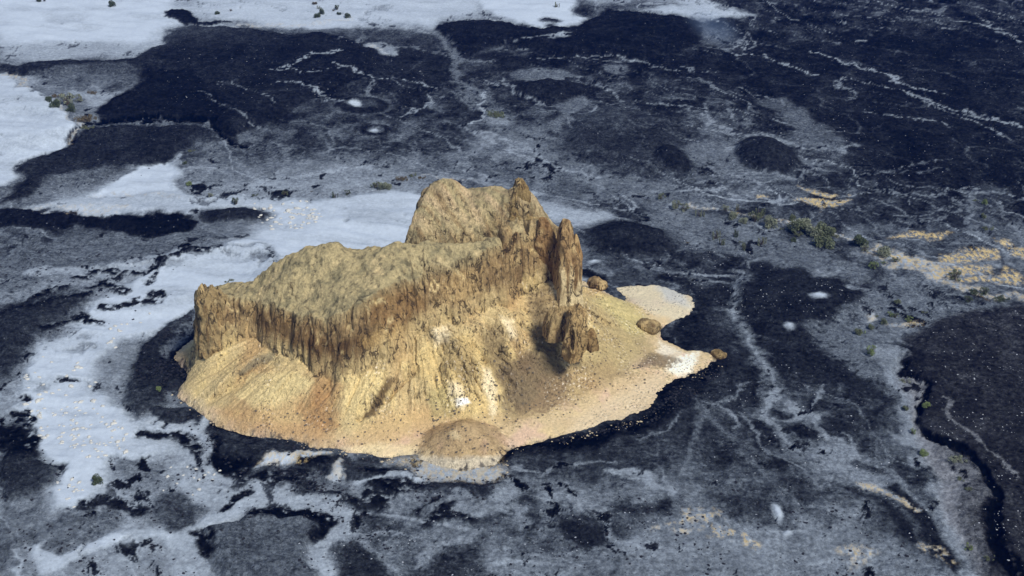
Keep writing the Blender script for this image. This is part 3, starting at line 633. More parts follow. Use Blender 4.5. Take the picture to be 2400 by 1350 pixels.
poly([(320, 1030), (420, 1050), (480, 1065), (570, 1130), (640, 1145), (770, 1190), (805, 1235), (790, 1300), (770, 1400), (735, 1400), (752, 1240), (650, 1205), (560, 1190), (520, 1240), (470, 1300), (500, 1400), (400, 1400), (430, 1250), (500, 1180), (420, 1100)], .72, 5, .9)
line([(90, 1300), (130, 1320), (220, 1290), (330, 1250), (450, 1240), (520, 1200)], 1.6, .85, .8); line([(300, 1180), (350, 1150), (400, 1120)], 2, .78, .7)
poly([(0, 1190), (120, 1210), (200, 1230), (240, 1260), (150, 1300), (100, 1300), (0, 1260)], .4, 5, .7)
poly([(250, 1090), (380, 1080), (420, 1140), (300, 1190), (240, 1150)], .42, 5, .7)
# pale hummocks strip, left middle
poly([(0, 560), (100, 560), (300, 540), (480, 540), (520, 590), (380, 610), (250, 620), (100, 640), (0, 640)], .36, 6, .8)
line([(60, 640), (180, 640), (330, 625), (420, 610)], 3, .72, .8, brk=.1); line([(0, 700), (90, 690), (200, 660)], 3, .6, .7, brk=.1)
for pts in ([(195, 640), (235, 632), (270, 640)], [(155, 665), (200, 655)], [(60, 705), (140, 690)], [(210, 690), (250, 670), (290, 690)], [(240, 740), (330, 725), (370, 690)], [(300, 645), (360, 640), (385, 640)], [(350, 665), (370, 655)], [(145, 770), (190, 765), (230, 775)], [(20, 735), (100, 720), (200, 710)], [(510, 575), (560, 572), (590, 560)], [(380, 628), (440, 610), (512, 598)]):
    line(pts, 1.3, .0, .9, brk=.15, h=.5)
poly([(0, 735), (100, 722), (180, 712), (205, 722), (140, 762), (80, 805), (32, 862), (0, 885)], .2, 4, .9, h=1, hs=4)
# dunes of the far left
poly([(-60, 165), (22, 170), (42, 212), (95, 235), (132, 262), (182, 312), (150, 345), (100, 370), (50, 397), (30, 432), (-60, 445)], .93, 1.5)
for c_, hh in (([(-60, 278), (30, 266), (90, 265), (130, 280)], 2.2), ([(-60, 322), (60, 332), (110, 330), (150, 322)], 1.8), ([(-60, 352), (20, 350), (110, 330)], 1.5), ([(-60, 235), (40, 235), (110, 245)], 1.2), ([(390, 625), (500, 600), (560, 596), (620, 605), (650, 632), (640, 660)], 1.8), ([(100, 800), (170, 806), (240, 815), (260, 830)], .9), ([(200, 720), (330, 715), (430, 690)], 1.0), ([(40, 880), (80, 895)], .6)):
    P = W(c_); k = _bb(P, 26); s = seg_d(P, QX[k], QY[k], closed=False)
    fwd = np.interp(QX[k], P[:, 0], P[:, 1]) - QY[k]
    Hh[k] += hh * np.where(fwd > 0, np.exp(-(s / 6) ** 1.5), np.exp(-(s / 16) ** 1.5)); L[k] += (.82 - L[k]) * .7 * ss(0, 1.5, fwd) * ss(9, 2, s) * (L[k] > .8)  # raises the crests and paints shade on their viewer side
poly([(150, 215), (310, 210), (240, 252), (205, 270), (170, 240)], .68, 4, .85); poly([(45, 205), (150, 215), (230, 262), (232, 300), (190, 315), (140, 262)], .45, 3, .85)
poly([(38, 402), (60, 380), (150, 347), (230, 300), (310, 290), (490, 300), (470, 325), (400, 372), (385, 385), (300, 380), (230, 430), (120, 440), (0, 480), (0, 470), (60, 420)], .18, 3, .85, h=1.2, hs=4)
line([(150, 345), (180, 315), (250, 280), (340, 277), (420, 290), (490, 290), (545, 330), (570, 340)], 2.6, -.15, 1, h=-.6)
poly([(130, 420), (230, 400), (300, 395), (240, 440), (60, 470)], .42, 4, .7)
poly([(0, 486), (60, 486), (130, 497), (200, 513), (310, 506), (400, 506), (455, 528), (445, 552), (380, 556), (300, 540), (200, 530), (0, 532)], .12, 2.5, .95, h=1.3, hs=4)
poly([(300, 515), (400, 505), (456, 528), (440, 553), (370, 556)], .03, 2.5, .9); ell(550, 508, 86, 20, .04, 2, h=2.2)
poly([(460, 530), (600, 520), (590, 560), (500, 580), (440, 570)], .36, 4, .7)
# lava rubble round the west and south of the mesa
poly([(303, 905), (325, 825), (385, 768), (470, 712), (470, 740), (425, 800), (390, 840), (445, 880), (400, 905), (392, 935), (345, 960), (305, 975)], .07, 3, .85, h=.9)
line([(455, 760), (420, 795), (395, 830)], 1.6, .5, .7, brk=.1)
poly([(340, 945), (392, 943), (432, 955), (487, 990), (472, 1012), (430, 1006), (380, 985), (350, 970)], .16, 1.2, 1, h=.8)
poly([(478, 1012), (520, 1010), (600, 1035), (700, 1045), (752, 1066), (700, 1082), (620, 1080), (560, 1076), (505, 1052)], .2, 1.5, 1, h=.9)
line([(485, 1000), (540, 1022), (610, 1036)], 1.2, .03, .8); line([(500, 1052), (540, 1078), (600, 1095)], 1.6, .03, .9, brk=.1); line([(560, 1110), (610, 1130), (650, 1110), (700, 1110)], 2, .06, .85, brk=.1)
line([(640, 1080), (700, 1075), (760, 1063)], .9, .9, 1, gold=.5)
poly([(690, 1090), (760, 1068), (820, 1072), (900, 1088), (1002, 1104), (1000, 1118), (940, 1122), (870, 1118), (780, 1122)], .17, 1.5, 1, h=.8)
line([(760, 1120), (790, 1110), (800, 1085)], .9, .85, .9, gold=.3); line([(830, 1130), (900, 1118), (1000, 1108)], .8, .75, .9)
poly([(905, 1072), (960, 1066), (1180, 1066), (1188, 1100), (1184, 1122), (1100, 1124), (1010, 1112), (960, 1088)], .74, 2.5, 1, gold=.5)
poly([(1010, 1122), (1100, 1124), (1180, 1128), (1190, 1160), (1160, 1175), (1060, 1160), (960, 1135)], .2, 2, .95, h=.8)
for pts in ([(870, 1140), (930, 1150)], [(920, 1150), (980, 1135)], [(1030, 1185), (1080, 1200), (1130, 1190)], [(1000, 1200), (1080, 1225)], [(680, 1160), (790, 1180), (880, 1192)], [(860, 1160), (900, 1175)]):
    line(pts, 1.8, .03, .85, brk=.15, h=.4)
poly([(680, 1160), (720, 1152), (795, 1178), (885, 1190), (850, 1202), (750, 1195)], .07, 2, .9, h=.6)
poly([(480, 1235), (560, 1222), (640, 1215), (765, 1247), (722, 1290), (765, 1400), (520, 1400), (505, 1280)], .3, 2.5, .9, h=.8)
line([(610, 1218), (680, 1222), (760, 1248)], 2.5, .05, .8, brk=.1); line([(480, 1240), (500, 1265)], 2, .1, .7)
poly([(170, 1235), (270, 1200), (280, 1215), (200, 1240), (190, 1240)], .06, 2, .8)
poly([(0, 1032), (55, 1042), (152, 1090), (140, 1140), (70, 1165), (0, 1180)], .2, 4, .9, h=.8); line([(0, 1030), (50, 1025), (60, 1040)], 2.5, .02, .8, brk=.1)
poly([(400, 1150), (480, 1180), (460, 1240), (340, 1230), (340, 1180)], .3, 4, .7)
poly([(770, 1270), (820, 1260), (900, 1290), (900, 1400), (780, 1400)], .06, 4, .8); poly([(1270, 1220), (1440, 1200), (1500, 1240), (1420, 1290), (1300, 1280)], .05, 5, .8)
poly([(1430, 1160), (1540, 1150), (1600, 1170), (1560, 1200), (1460, 1190)], .08, 4, .8); poly([(980, 1290), (1120, 1290), (1160, 1400), (960, 1400)], .1, 5, .7)
poly([(1660, 1170), (1760, 1160), (1870, 1190), (1850, 1240), (1700, 1230)], .1, 6, .7)
line([(1290, 1210), (1300, 1260), (1360, 1290), (1450, 1270)], 2.5, .5, .6, brk=.05); line([(1180, 1155), (1260, 1140), (1360, 1140), (1500, 1150), (1600, 1160)], 3, .52, .7)
line([(1180, 1170), (1140, 1190), (1100, 1200)], 2.5, .6, .8)
poly([(1470, 1270), (1600, 1230), (1760, 1290), (1900, 1300), (2050, 1260), (2200, 1330), (2200, 1400), (1500, 1400)], .44, 8, .7)
# east side
poly([(1190, 1080), (1340, 1035), (1500, 992), (1560, 945), (1600, 900), (1700, 860), (1760, 900), (1800, 960), (1700, 1060), (1500, 1120), (1250, 1140)], .19, 10, .8)
rim = [(1165, 1080), (1240, 1056), (1330, 1036), (1420, 1008), (1505, 990), (1545, 965), (1568, 930), (1590, 905), (1660, 882), (1700, 850)]
line(rim, 2.2, .09, .9); line(rim, .9, -.05, .9, brk=.12); line([(1700, 850), (1695, 815), (1640, 806), (1580, 785), (1568, 765), (1620, 750), (1655, 720), (1640, 690), (1600, 665), (1560, 655)], 1.2, .02, .9, brk=.05); line([(1360, 625), (1400, 645), (1440, 662)], 1.6, .02, .9)
poly([(1560, 770), (1640, 745), (1700, 800), (1690, 820), (1640, 812), (1575, 795)], .05, 2, .9)
poly([(1360, 560), (1400, 620), (1500, 650), (1620, 660), (1720, 700), (1740, 800), (1800, 900), (1700, 880), (1650, 740), (1560, 640), (1440, 640), (1370, 600)], .22, 8, .7)
ell(1475, 562, 108, 42, .07, 4, h=3); ell(1500, 575, 60, 18, .16, 5, .5); ell(1393, 613, 12, 4, .95, 1)
poly([(1700, 640), (1860, 630), (1960, 648), (2042, 692), (2030, 735), (1970, 768), (1940, 795), (1860, 815), (1780, 790), (1750, 740), (1700, 690)], .06, 3, .9, h=1.6, hs=6)
ell(1915, 702, 19, 6, .97, 1.2); ell(1853, 775, 10, 6, .9, 1.5)
poly([(1780, 800), (1950, 800), (2080, 880), (2120, 960), (2000, 920), (1880, 880), (1800, 860)], .08, 8, .8)
poly([(1560, 480), (1700, 510), (1850, 560), (1980, 610), (2060, 660), (1960, 640), (1780, 615), (1640, 580), (1500, 510)], .42, 8, .7)
line([(1700, 640), (1735, 690), (1740, 760), (1728, 795), (1780, 850), (1806, 905), (1778, 960), (1860, 1002), (1925, 1045)], 2.1, .40, .85, brk=.12); line([(1700, 640), (1735, 690), (1740, 760), (1728, 795), (1780, 850), (1806, 905), (1778, 960), (1860, 1002), (1925, 1045), (1990, 1100), (2050, 1150)], .6, .60, .7, brk=.08)
line([(1925, 1045), (1990, 1100), (2050, 1150), (2120, 1195), (2180, 1270)], 5.5, .46, .8, brk=.08)
line([(1570, 1210), (1600, 1100), (1640, 960), (1680, 1000), (1750, 1030)], .8, .45, .5); line([(1900, 960), (1945, 1010), (2040, 1120), (2100, 1200)], .5, .48, .6); line([(2170, 1180), (2210, 1270), (2250, 1320)], .8, .5, .7)
poly([(2000, 1150), (2060, 1170), (2120, 1240), (2200, 1330), (2100, 1270), (2040, 1200)], .04, 4, .85)
line([(2060, 700), (2000, 750), (1950, 790), (2030, 850), (2110, 880), (2130, 960), (2165, 1040), (2215, 1110), (2240, 1190), (2290, 1280), (2330, 1360)], 4.0, .42, .85, brk=.04)
poly([(2060, 640), (2130, 650), (2200, 700), (2400, 700), (2400, 715), (2200, 720), (2080, 830), (2000, 830), (1950, 790), (2040, 740)], .42, 5, .7)
poly([(2120, 800), (2180, 745), (2260, 722), (2460, 722), (2460, 1400), (2330, 1400), (2210, 1180), (2165, 1060), (2120, 900)], .2, 4, .8, br=.8, h=1.5, hs=6)
line([(2111, 850), (2160, 899), (2166, 961), (2160, 1010), (2197, 1043), (2242, 1063), (2287, 1100), (2332, 1166), (2357, 1227), (2350, 1290), (2390, 1370)], 1.1, -.3, .95, h=-.8, soft=.9, brk=.03)
line([(2300, 1180), (2330, 1240), (2340, 1330)], 3.0, -.1, .8, brk=.12)
line([(2078, 830), (2135, 899), (2131, 961), (2152, 1026), (2176, 1059), (2209, 1145), (2238, 1207), (2266, 1289), (2295, 1370)], 3.2, .55, .95, soft=1.0)
line([(2240, 1090), (2280, 1160), (2300, 1250), (2310, 1350)], 2.5, .4, .8, brk=.05)
for pts, wd, v in (([(1898, 895), (1902, 953), (1935, 981), (1951, 1018)], .45, .5), ([(1951, 1018), (2074, 1092), (2135, 1166), (2238, 1317)], .45, .48), ([(1652, 949), (1709, 977), (1726, 994)], .7, .5), ([(1726, 961), (1808, 1026), (1890, 1084), (1960, 1150)], .4, .45), ([(2197, 920), (2242, 994), (2299, 1051), (2381, 1125)], .45, .42),
    ([(1600, 960), (1560, 1000), (1500, 1030)], .4, .42), ([(1780, 870), (1720, 920), (1650, 960)], .4, .4), ([(1970, 1010), (2060, 1080), (2110, 1150)], .4, .45), ([(1439, 1104), (1500, 1125), (1582, 1166)], 1.0, .6), ([(1290, 1120), (1340, 1080), (1420, 1080)], .6, .5), ([(1280, 1110), (1220, 1100), (1240, 1095)], 1.2, .5)):
    line(pts, wd, v, .9, soft=.3)
poly([(1520, 988), (1560, 962), (1590, 905), (1655, 874), (1645, 905), (1605, 965), (1560, 990)], .02, 3, .8)
poly([(2060, 1130), (2100, 1140), (2180, 1220), (2265, 1335), (2240, 1360), (2150, 1265), (2095, 1195)], .02, 3, .95)
poly([(1480, 1260), (1560, 1200), (1650, 1210), (1780, 1290), (1900, 1270), (1960, 1220), (2050, 1250), (2120, 1310), (2160, 1400), (1480, 1400)], .5, 4, .55)
poly([(1925, 1040), (2010, 1030), (2040, 1060), (2000, 1085), (2060, 1120), (2090, 1160), (2030, 1150), (1960, 1100)], .55, 2, .8)
# south west details
line([(311, 1008), (380, 1022), (430, 1040), (482, 1082), (502, 1098)], 1.2, .0, .9, brk=.1, h=.3); line([(489, 1048), (504, 1075), (532, 1082), (614, 1078)], 1.6, .0, .9, brk=.04, h=.3)
line([(330, 975), (350, 990), (410, 1014), (452, 1024), (478, 1002)], 1.1, .78, .9); line([(452, 1024), (480, 1050), (500, 1090), (560, 1112)], 1.3, .75, .9, brk=.04)
poly([(266, 1088), (330, 1078), (393, 1095), (385, 1130), (300, 1138)], .4, 2, .9); poly([(369, 1160), (430, 1145), (479, 1180), (470, 1225), (400, 1235), (340, 1200)], .27, 3, .9)
line([(614, 1145), (560, 1180), (491, 1227), (430, 1262)], 2.2, .76, .9); line([(631, 1160), (700, 1190), (778, 1222), (806, 1248), (745, 1290), (737, 1370)], 2.6, .7, .9, brk=.04)
poly([(475, 1243), (573, 1217), (696, 1219), (762, 1252), (720, 1289), (742, 1400), (545, 1400), (516, 1280)], .33, 2, .95, h=.6); line([(590, 1222), (640, 1216), (700, 1222), (757, 1250), (740, 1275)], 1.7, .0, .9, brk=.06, h=.3); line([(478, 1242), (500, 1262), (520, 1290)], 1.3, .0, .85, brk=.08)
poly([(110, 1290), (160, 1232), (280, 1192), (292, 1232), (220, 1290), (130, 1316)], .38, 2.5, .9); line([(180, 1215), (230, 1195), (311, 1195)], 1.5, .02, .85, brk=.1)
line([(90, 1290), (130, 1322), (180, 1308), (300, 1272)], 1.4, .9, .9); line([(0, 1025), (60, 1030), (62, 1050)], 2.4, .0, .9, brk=.05)
for pts in ([(20, 985), (45, 1000)], [(30, 940), (50, 955)], [(150, 890), (200, 900)], [(525, 1180), (560, 1160), (600, 1150)], [(640, 1120), (690, 1130)], [(700, 1080), (760, 1085)], [(860, 1090), (900, 1110)]):
    line(pts, 1.0, .0, .9, brk=.1)
for pts in ([(800, 1260), (900, 1240), (1000, 1250)], [(1010, 1200), (1060, 1185), (1090, 1160)], [(1000, 1330), (1020, 1280), (1080, 1270)], [(1290, 1180), (1340, 1170), (1430, 1180)], [(1440, 1190), (1450, 1240), (1500, 1270), (1560, 1280)], [(850, 1260), (900, 1300), (930, 1340)]):
    line(pts, 1.0, .6, .7, brk=.08)

# jeep track / pale line to the east bushes with its golden verges
line([(1530, 455), (1620, 470), (1720, 492), (1860, 530), (2000, 572), (2090, 605), (2200, 640), (2300, 672), (2400, 705)], 3.4, .34, .85)
line([(1620, 474), (1700, 488), (1760, 500)], 1.4, .85, .8, gold=.4); line([(1780, 505), (1860, 515), (1960, 555), (2010, 572)], 1.6, .8, .8, gold=.5); line([(2070, 600), (2160, 618), (2230, 645)], 2.4, .8, .9, gold=.85, brk=.05)
line([(2080, 622), (2150, 630), (2220, 650), (2300, 690), (2400, 710)], 1.6, .7, .7, gold=.5, brk=.1)
for pts in ([(1858, 432), (1890, 440), (1955, 455), (1945, 460), (1890, 452)], [(1860, 468), (1930, 465), (2000, 473), (1960, 480), (1925, 488)], [(1770, 452), (1800, 455), (1790, 462)], [(1985, 452), (1996, 455), (1992, 465)]):
    poly(pts, .6, 1.2, .8, gold=.95)
for pts in ([(2195, 592), (2260, 588), (2330, 590), (2340, 612), (2260, 618), (2200, 615)], [(2130, 545), (2230, 548), (2180, 560), (2080, 565)], [(2200, 625), (2320, 628), (2330, 645), (2220, 640)], [(2370, 580), (2400, 578), (2400, 610), (2370, 600)], [(2360, 630), (2390, 650), (2400, 670), (2340, 668)], [(2250, 650), (2400, 655), (2380, 668), (2260, 662)], [(2330, 555), (2360, 560), (2380, 600), (2360, 590)]):
    poly(pts, .5, 2.0, .6, gold=.95)
poly([(2025, 742), (2045, 735), (2050, 748), (2025, 755)], .85, 1, .9, gold=.6); poly([(2080, 762), (2150, 748), (2130, 768)], .8, 1, .9, gold=.6)
line([(1590, 1215), (1640, 1225), (1700, 1255), (1765, 1285)], 1.3, .7, .8, gold=.8, brk=.38); line([(1560, 1230), (1620, 1240)], 1.2, .7, .8, gold=.6, brk=.35); line([(2030, 1148), (2060, 1155), (2112, 1188)], 1.0, .75, .8, gold=.7, brk=.2); line([(2160, 1290), (2230, 1330)], 1.6, .7, .8, gold=.7, brk=.38)
line([(1980, 1280), (2010, 1300)], 2, .8, .7, gold=.7, brk=.25); line([(1920, 1060), (1980, 1062), (2090, 1068)], 1.0, .5, .6, brk=.15)
ell(1818, 1206, 11, 18, .95, .8); ell(1842, 1250, 9, 5, .95, .8); ell(1880, 1247, 10, 5, .7, 1.5, .8)
for g in ((1842, 1250, 12), (180, 0, 0)):
    pass
line([(60, 482), (130, 490), (220, 508)], 2.0, .9, .7, gold=.25, brk=.15); line([(200, 470), (260, 450), (420, 470)], 3, .9, .6, gold=.3, brk=.2); line([(150, 500), (290, 495)], 3, .95, .6, gold=.3, brk=.15)
line([(560, 62), (760, 50), (830, 45)], 3, .95, .6, gold=.25); line([(20, 172), (50, 190), (60, 215)], 2.5, .8, .7, gold=.4, brk=.1); line([(150, 345), (190, 310), (130, 262)], 1.2, .85, .8, gold=.25)
fb = fbm(QX, QY * .8, 6, 6, .68, off=350) + .5 * fbm(X, Y, 25, 2, off=352); L -= .42 * ss(.26, .36, fb) * ss(.3, .45, L) * ss(.97, .8, L)
L += fbm(X, Y * .8, 3.2, 4, .7, off=360) * .06 * ss(1.0, .6, L) + fbm(X * .5 + Y * .3, Y, 10, 3, .6, off=362) * .05 * ss(1.0, .6, L)
L += .045 * ss(.16, .34, L) * ss(.85, .5, L) + .03 * ss(330, 420, Y) * ss(.5, .3, L)  # mid tones raised; dark far ground paled as painted distance haze
L = np.clip(L, -.1, 1.05); L -= ss(.75, .95, L) * (ss(-.1, .5, fbm(X * .3 + Y * .25, Y, 9, 5, .6, off=338)) * .12)  # streaks painted into bright sand as dune ripple shading
# relief
rgh = ss(.75, .25, L)
Hh = Hh + fbm(X, Y, 40, 3, off=300) * .8 + fbm(X, Y, 6, 4, .6, off=310) * (.25 + .55 * rgh) + fbm(X, Y, 1.4, 3, .6, off=320) * (.03 + .24 * rgh) * ss(700, 500, Y) * ss(150, 200, Y)
sn = fbm(X * .35 + Y * .25, Y, 9, 4, .55, off=330); Hh += ss(.6, .95, L) * (rid(X * .4 + Y * .3, Y + .2 * X, 14, 2, .5, off=335) * .9 + fbm(X * .6, Y, 3, 2, off=336) * .12)
inM = sdf(polyO, X, Y); Hh = Hh * ss(9, 0.5, inM) * 1.0 * (1 - .75 * ss(-6, 0, inM)) - ss(2.5, 7, inM) * .8
Hh = Hh * ss(9000, 900, np.hypot(X, Y))
def ground_z(x, y):
    i = int(np.clip(np.searchsorted(yr, y), 1, gr_nr - 1)); s_ = x / (max(y, 120) + 100); j = int(np.clip(np.searchsorted(sc, s_), 1, gr_nc - 1))
    hh = Hh.reshape(gr_nr, gr_nc); return float(hh[i - 1:i + 1, j - 1:j + 1].mean())
def ground_L(x, y):
    i = int(np.clip(np.searchsorted(yr, y), 1, gr_nr - 1)); s_ = x / (max(y, 120) + 100); j = int(np.clip(np.searchsorted(sc, s_), 1, gr_nc - 1))
    return float(L.reshape(gr_nr, gr_nc)[i, j])

m = NT('desert_ground'); p = m.obj(); at = m.sep(m.attr('paint'))
a1 = m.noise(p, 1.15, 7, .74); a2 = m.noise(p, .16, 6, .62, .6); a3 = m.noise(m.vmul(p, (.5, 1, 1)), .55, 5, .65)
Lr = at[0]
# speckle is strongest where sand and lava are mixed
mid = m.math('SUBTRACT', 1.0, m.math('POWER', m.math('ABSOLUTE', m.math('SUBTRACT', m.math('MULTIPLY', Lr, 2.0), .95)), 2.0), clamp=True)
a4 = m.noise(p, .045, 3, .5)
var = m.math('MULTIPLY_ADD', m.math('SUBTRACT', a4, .42), 5.0, .55, clamp=True)
amp = m.math('MULTIPLY', m.math('MULTIPLY_ADD', mid, .50, .12), m.math('MULTIPLY_ADD', var, .8, .3))
nz = m.math('ADD', m.math('MULTIPLY', m.math('SUBTRACT', a1, .5), amp), m.math('MULTIPLY', m.math('ADD', m.math('SUBTRACT', a2, .5), m.math('MULTIPLY', m.math('SUBTRACT', a3, .5), .8)), m.math('MULTIPLY_ADD', mid, .20, .05)))
Lf = m.math('ADD', Lr, nz, clamp=True)
PTS = [(0, (.0015, .002, .0026)), (.10, (.0055, .0065, .0085)), (.2, (.016, .019, .0235)), (.3, (.040, .048, .058)), (.42, (.090, .107, .127)), (.55, (.165, .193, .225)), (.75, (.305, .355, .41)), (.95, (.45, .52, .60))]
rampc = m.ramp(Lf, PTS)
# crisp rubble: black blocks where lava thins out over sand, pale grit where sand thins out over lava
b1 = m.noise(p, 1.0, 5, .75)
thr = m.math('MULTIPLY_ADD', Lr, .26, .485)
blk = m.math('MULTIPLY', m.math('MULTIPLY', m.math('SUBTRACT', m.math('MULTIPLY_ADD', m.math('SUBTRACT', a1, .5), .5, b1), thr), 16, clamp=True), m.math('MULTIPLY', mid, m.math('MULTIPLY_ADD', var, .6, .3)))
rampc = m.mix(blk, rampc, (.007, .0078, .0095))
b2 = m.noise(p, 1.3, 4, .75)
thl = m.math('MULTIPLY_ADD', Lr, -.22, .70)
grit = m.math('MULTIPLY', m.math('MULTIPLY', m.math('SUBTRACT', b2, thl), 16, clamp=True), m.math('MULTIPLY', m.math('MULTIPLY_ADD', Lr, -1.0, 1.0, clamp=True), .7))
rampc = m.mix(grit, rampc, (.26, .29, .33))
vor = m.n('ShaderNodeTexVoronoi'); m.put(vor.inputs['Vector'], p); vor.inputs['Scale'].default_value = .75
vs = m.sep(vor.outputs['Color'])
dot = m.math('MULTIPLY', m.math('LESS_THAN', vor.outputs['Distance'], m.math('MULTIPLY', vs[0], .19)), m.math('GREATER_THAN', m.math('ADD', vs[1], m.math('MULTIPLY', m.math('SUBTRACT', a2, .5), 1.6)), .72))
dot = m.math('MULTIPLY', dot, m.math('MULTIPLY', at[1 + 1] if False else m.math('SUBTRACT', 1.0, m.math('MULTIPLY', Lr, 1.3), clamp=True), .4))
c1 = m.mix(dot, rampc, (.27, .30, .35))
c1 = m.mix(m.math('MULTIPLY', at[2], .5), c1, m.mix(1.0, c1, (1.25, 1.0, .85), 'MULTIPLY'))
gf = m.math('MULTIPLY', at[1], m.math('MULTIPLY_ADD', m.math('SUBTRACT', m.noise(m.vmul(p, (1, .55, 1)), .9, 6, .75), .50), 12.0, .5, clamp=True))
c1 = m.mix(gf, c1, (.50, .39, .19))
mn = m.noise(p, .75, 5, .82)
mf = m.math('MAXIMUM', m.math('MULTIPLY_ADD', m.math('SUBTRACT', mn, .49), m.math('MULTIPLY_ADD', m.math('POWER', m.math('SUBTRACT', 1.0, Lr, clamp=True), 1.35), 6.5, .35), 1.0), .12)
cm_ = m.n('ShaderNodeCombineColor')
for i in range(3): m.put(cm_.inputs[i], mf)
m.col(m.mix(1.0, c1, cm_.outputs[0], 'MULTIPLY')); m.b.inputs['Specular IOR Level'].default_value = 0.0
m.bump(m.math('ADD', m.math('MULTIPLY', a1, m.math('MULTIPLY_ADD', mid, .7, .25)), m.math('MULTIPLY', a3, .25)), .55, .6)
GROUND = m.m
gm = mesh_from('desert_ground', np.stack([X, Y, Hh], -1), grid_faces(gr_nr, gr_nc), GROUND)
set_col(gm, 'paint', np.stack([L, GD, BR], -1))
tag(link(bpy.data.objects.new('ground', gm)), kind='structure')

# ================================================================ PLANTS
def leafmat(name, c, v=.5):
    m = NT(name); p = m.obj(); n = m.noise(p, 2.2, 3, .6)
    m.col(m.ramp(n, [(.3, tuple(q * (1 - v) for q in c)), (.7, tuple(min(1, q * (1 + v)) for q in c))])); return m.m
LM = {'dark': leafmat('foliage_dark', (.07, .09, .05)), 'grey': leafmat('foliage_grey', (.20, .22, .155)), 'green': leafmat('foliage_green', (.125, .145, .085)),
      'lime': leafmat('foliage_lime', (.17, .22, .09)), 'brown': leafmat('foliage_brown', (.12, .10, .06))}
STEM = leafmat('dry_stem', (.10, .08, .06))
def leaves(n, lobes, size, upright=0):
    V = []; Fc = []
    for _ in range(n):
        lx, ly, lz, r = random.choice(lobes)
        while True:
            d = Vector((random.uniform(-1, 1), random.uniform(-1, 1), random.uniform(-.9, 1)))
            if .25 < d.length < 1: break
        d = d.normalized() * (d.length ** .45)
        c = Vector((lx, ly, lz)) + d * r * random.uniform(.72, 1.1); c.z = max(c.z, .02)
        s = size * random.uniform(.6, 1.5)
        t = Vector((random.gauss(0, 1), random.gauss(0, 1), random.gauss(0, .6) + upright * 2)).normalized()
        b = t.cross(Vector((random.gauss(0, 1), random.gauss(0, 1), random.gauss(0, 1)))).normalized()
        k = len(V); V += [c - t * s * .5, c + b * s * .34, c + t * s * .6, c - b * s * .34]; Fc.append((k, k + 1, k + 2, k + 3))
    return np.array([tuple(v) for v in V]), np.array(Fc)
def twigs(n, spread, h, r):
    V = []; Fc = []
    for _ in range(n):
        a = random.uniform(0, 2 * math.pi); q = random.uniform(.2, 1) * spread; tip = Vector((math.cos(a) * q, math.sin(a) * q, h * random.uniform(.6, 1)))
        base = Vector((math.cos(a) * q * .15, math.sin(a) * q * .15, -.15)); midp = base.lerp(tip, .5) + Vector((random.uniform(-.1, .1), random.uniform(-.1, .1), h * .1))
        pts = [base, midp, tip]; rr = [r, r * .7, r * .25]; k = len(V)
        for pp, q2 in zip(pts, rr):
            for j in range(4):
                an = j * math.pi / 2; V.append((pp.x + math.cos(an) * q2, pp.y + math.sin(an) * q2, pp.z))
        for s_ in range(2):
            for j in range(4): Fc.append((k + s_ * 4 + j, k + s_ * 4 + (j + 1) % 4, k + s_ * 4 + 4 + (j + 1) % 4, k + s_ * 4 + 4 + j))
    return np.array(V), np.array(Fc)
VAR = {}
def variant(key, lobes, n, size, mats, upright=0, tw=(7, .6, .8, .04)):
    lv, lf = leaves(n, lobes, size, upright); sv, sf = twigs(*tw)
    for mk in mats: VAR[(key, mk)] = (mesh_from('foliage', lv, lf, LM[mk], False), mesh_from('stem', sv, sf, STEM, False))
random.seed(21)
for i in range(3):
    lob = [(random.uniform(-.55, .55), random.uniform(-.5, .5), random.uniform(.3, .85), random.uniform(.28, .5)) for _ in range(9)]
    variant('round%d' % i, lob, 1500, .13, ('dark', 'green', 'grey', 'lime', 'brown'))
for i in range(3):
    lob = [(random.uniform(-.7, .7), random.uniform(-.5, .5), random.uniform(.2, 1.0), random.uniform(.12, .26)) for _ in range(14)]
    variant('open%d' % i, lob, 750, .10, ('dark', 'green', 'grey', 'lime', 'brown'), .5, (16, .75, 1.1, .035))
for i in range(2):
    lob = []
    for _ in range(6):
        a_ = random.uniform(-.8, .8); b_ = random.uniform(-.4, .4); hh = random.uniform(.7, 1.5)
        lob += [(a_ + q * .12 * random.uniform(-1, 1), b_, hh * q, .13) for q in (.15, .4, .65, .9)]
    variant('spiky%d' % i, lob, 700, .11, ('grey', 'dark', 'brown', 'green'), 1.5, (14, .8, 1.3, .035))
for i in range(2):
    lob = [(random.uniform(-1, 1), random.uniform(-.6, .6), random.uniform(.05, .3), random.uniform(.15, .3)) for _ in range(12)]
    variant('low%d' % i, lob, 800, .10, ('grey', 'green', 'brown', 'lime', 'dark'), 0, (10, .9, .4, .03))
def shrub(px, py, wpx, kind, mk, label, group, hs=1.0):
    gx, gy = G(px, py); d = gy * cp + H * sp; size = wpx / F * d / 2 * 1.48
    z = ground_z(gx, gy) - .05
    root = empty('shrub', (gx, gy, z)); root.rotation_euler.z = random.uniform(-.5, .5) if kind.startswith(('low',)) else random.uniform(0, 6.28)
    root.scale = (size, size, size * hs * random.uniform(.9, 1.1))
    tag(root, label, 'shrub', group)
    f, s = VAR[(kind, mk)]
    link(bpy.data.objects.new('foliage', f), root); link(bpy.data.objects.new('stem', s), root)
    return root
GE, GT, GN, GW, GC, GSE = 'shrubs along the eastern track', 'shrubs on the far sand', 'shrubs beside the left dune', 'shrubs on the pale ground behind the butte', 'shrubs in the eastern gravel wash', 'shrubs in the lower right gully'
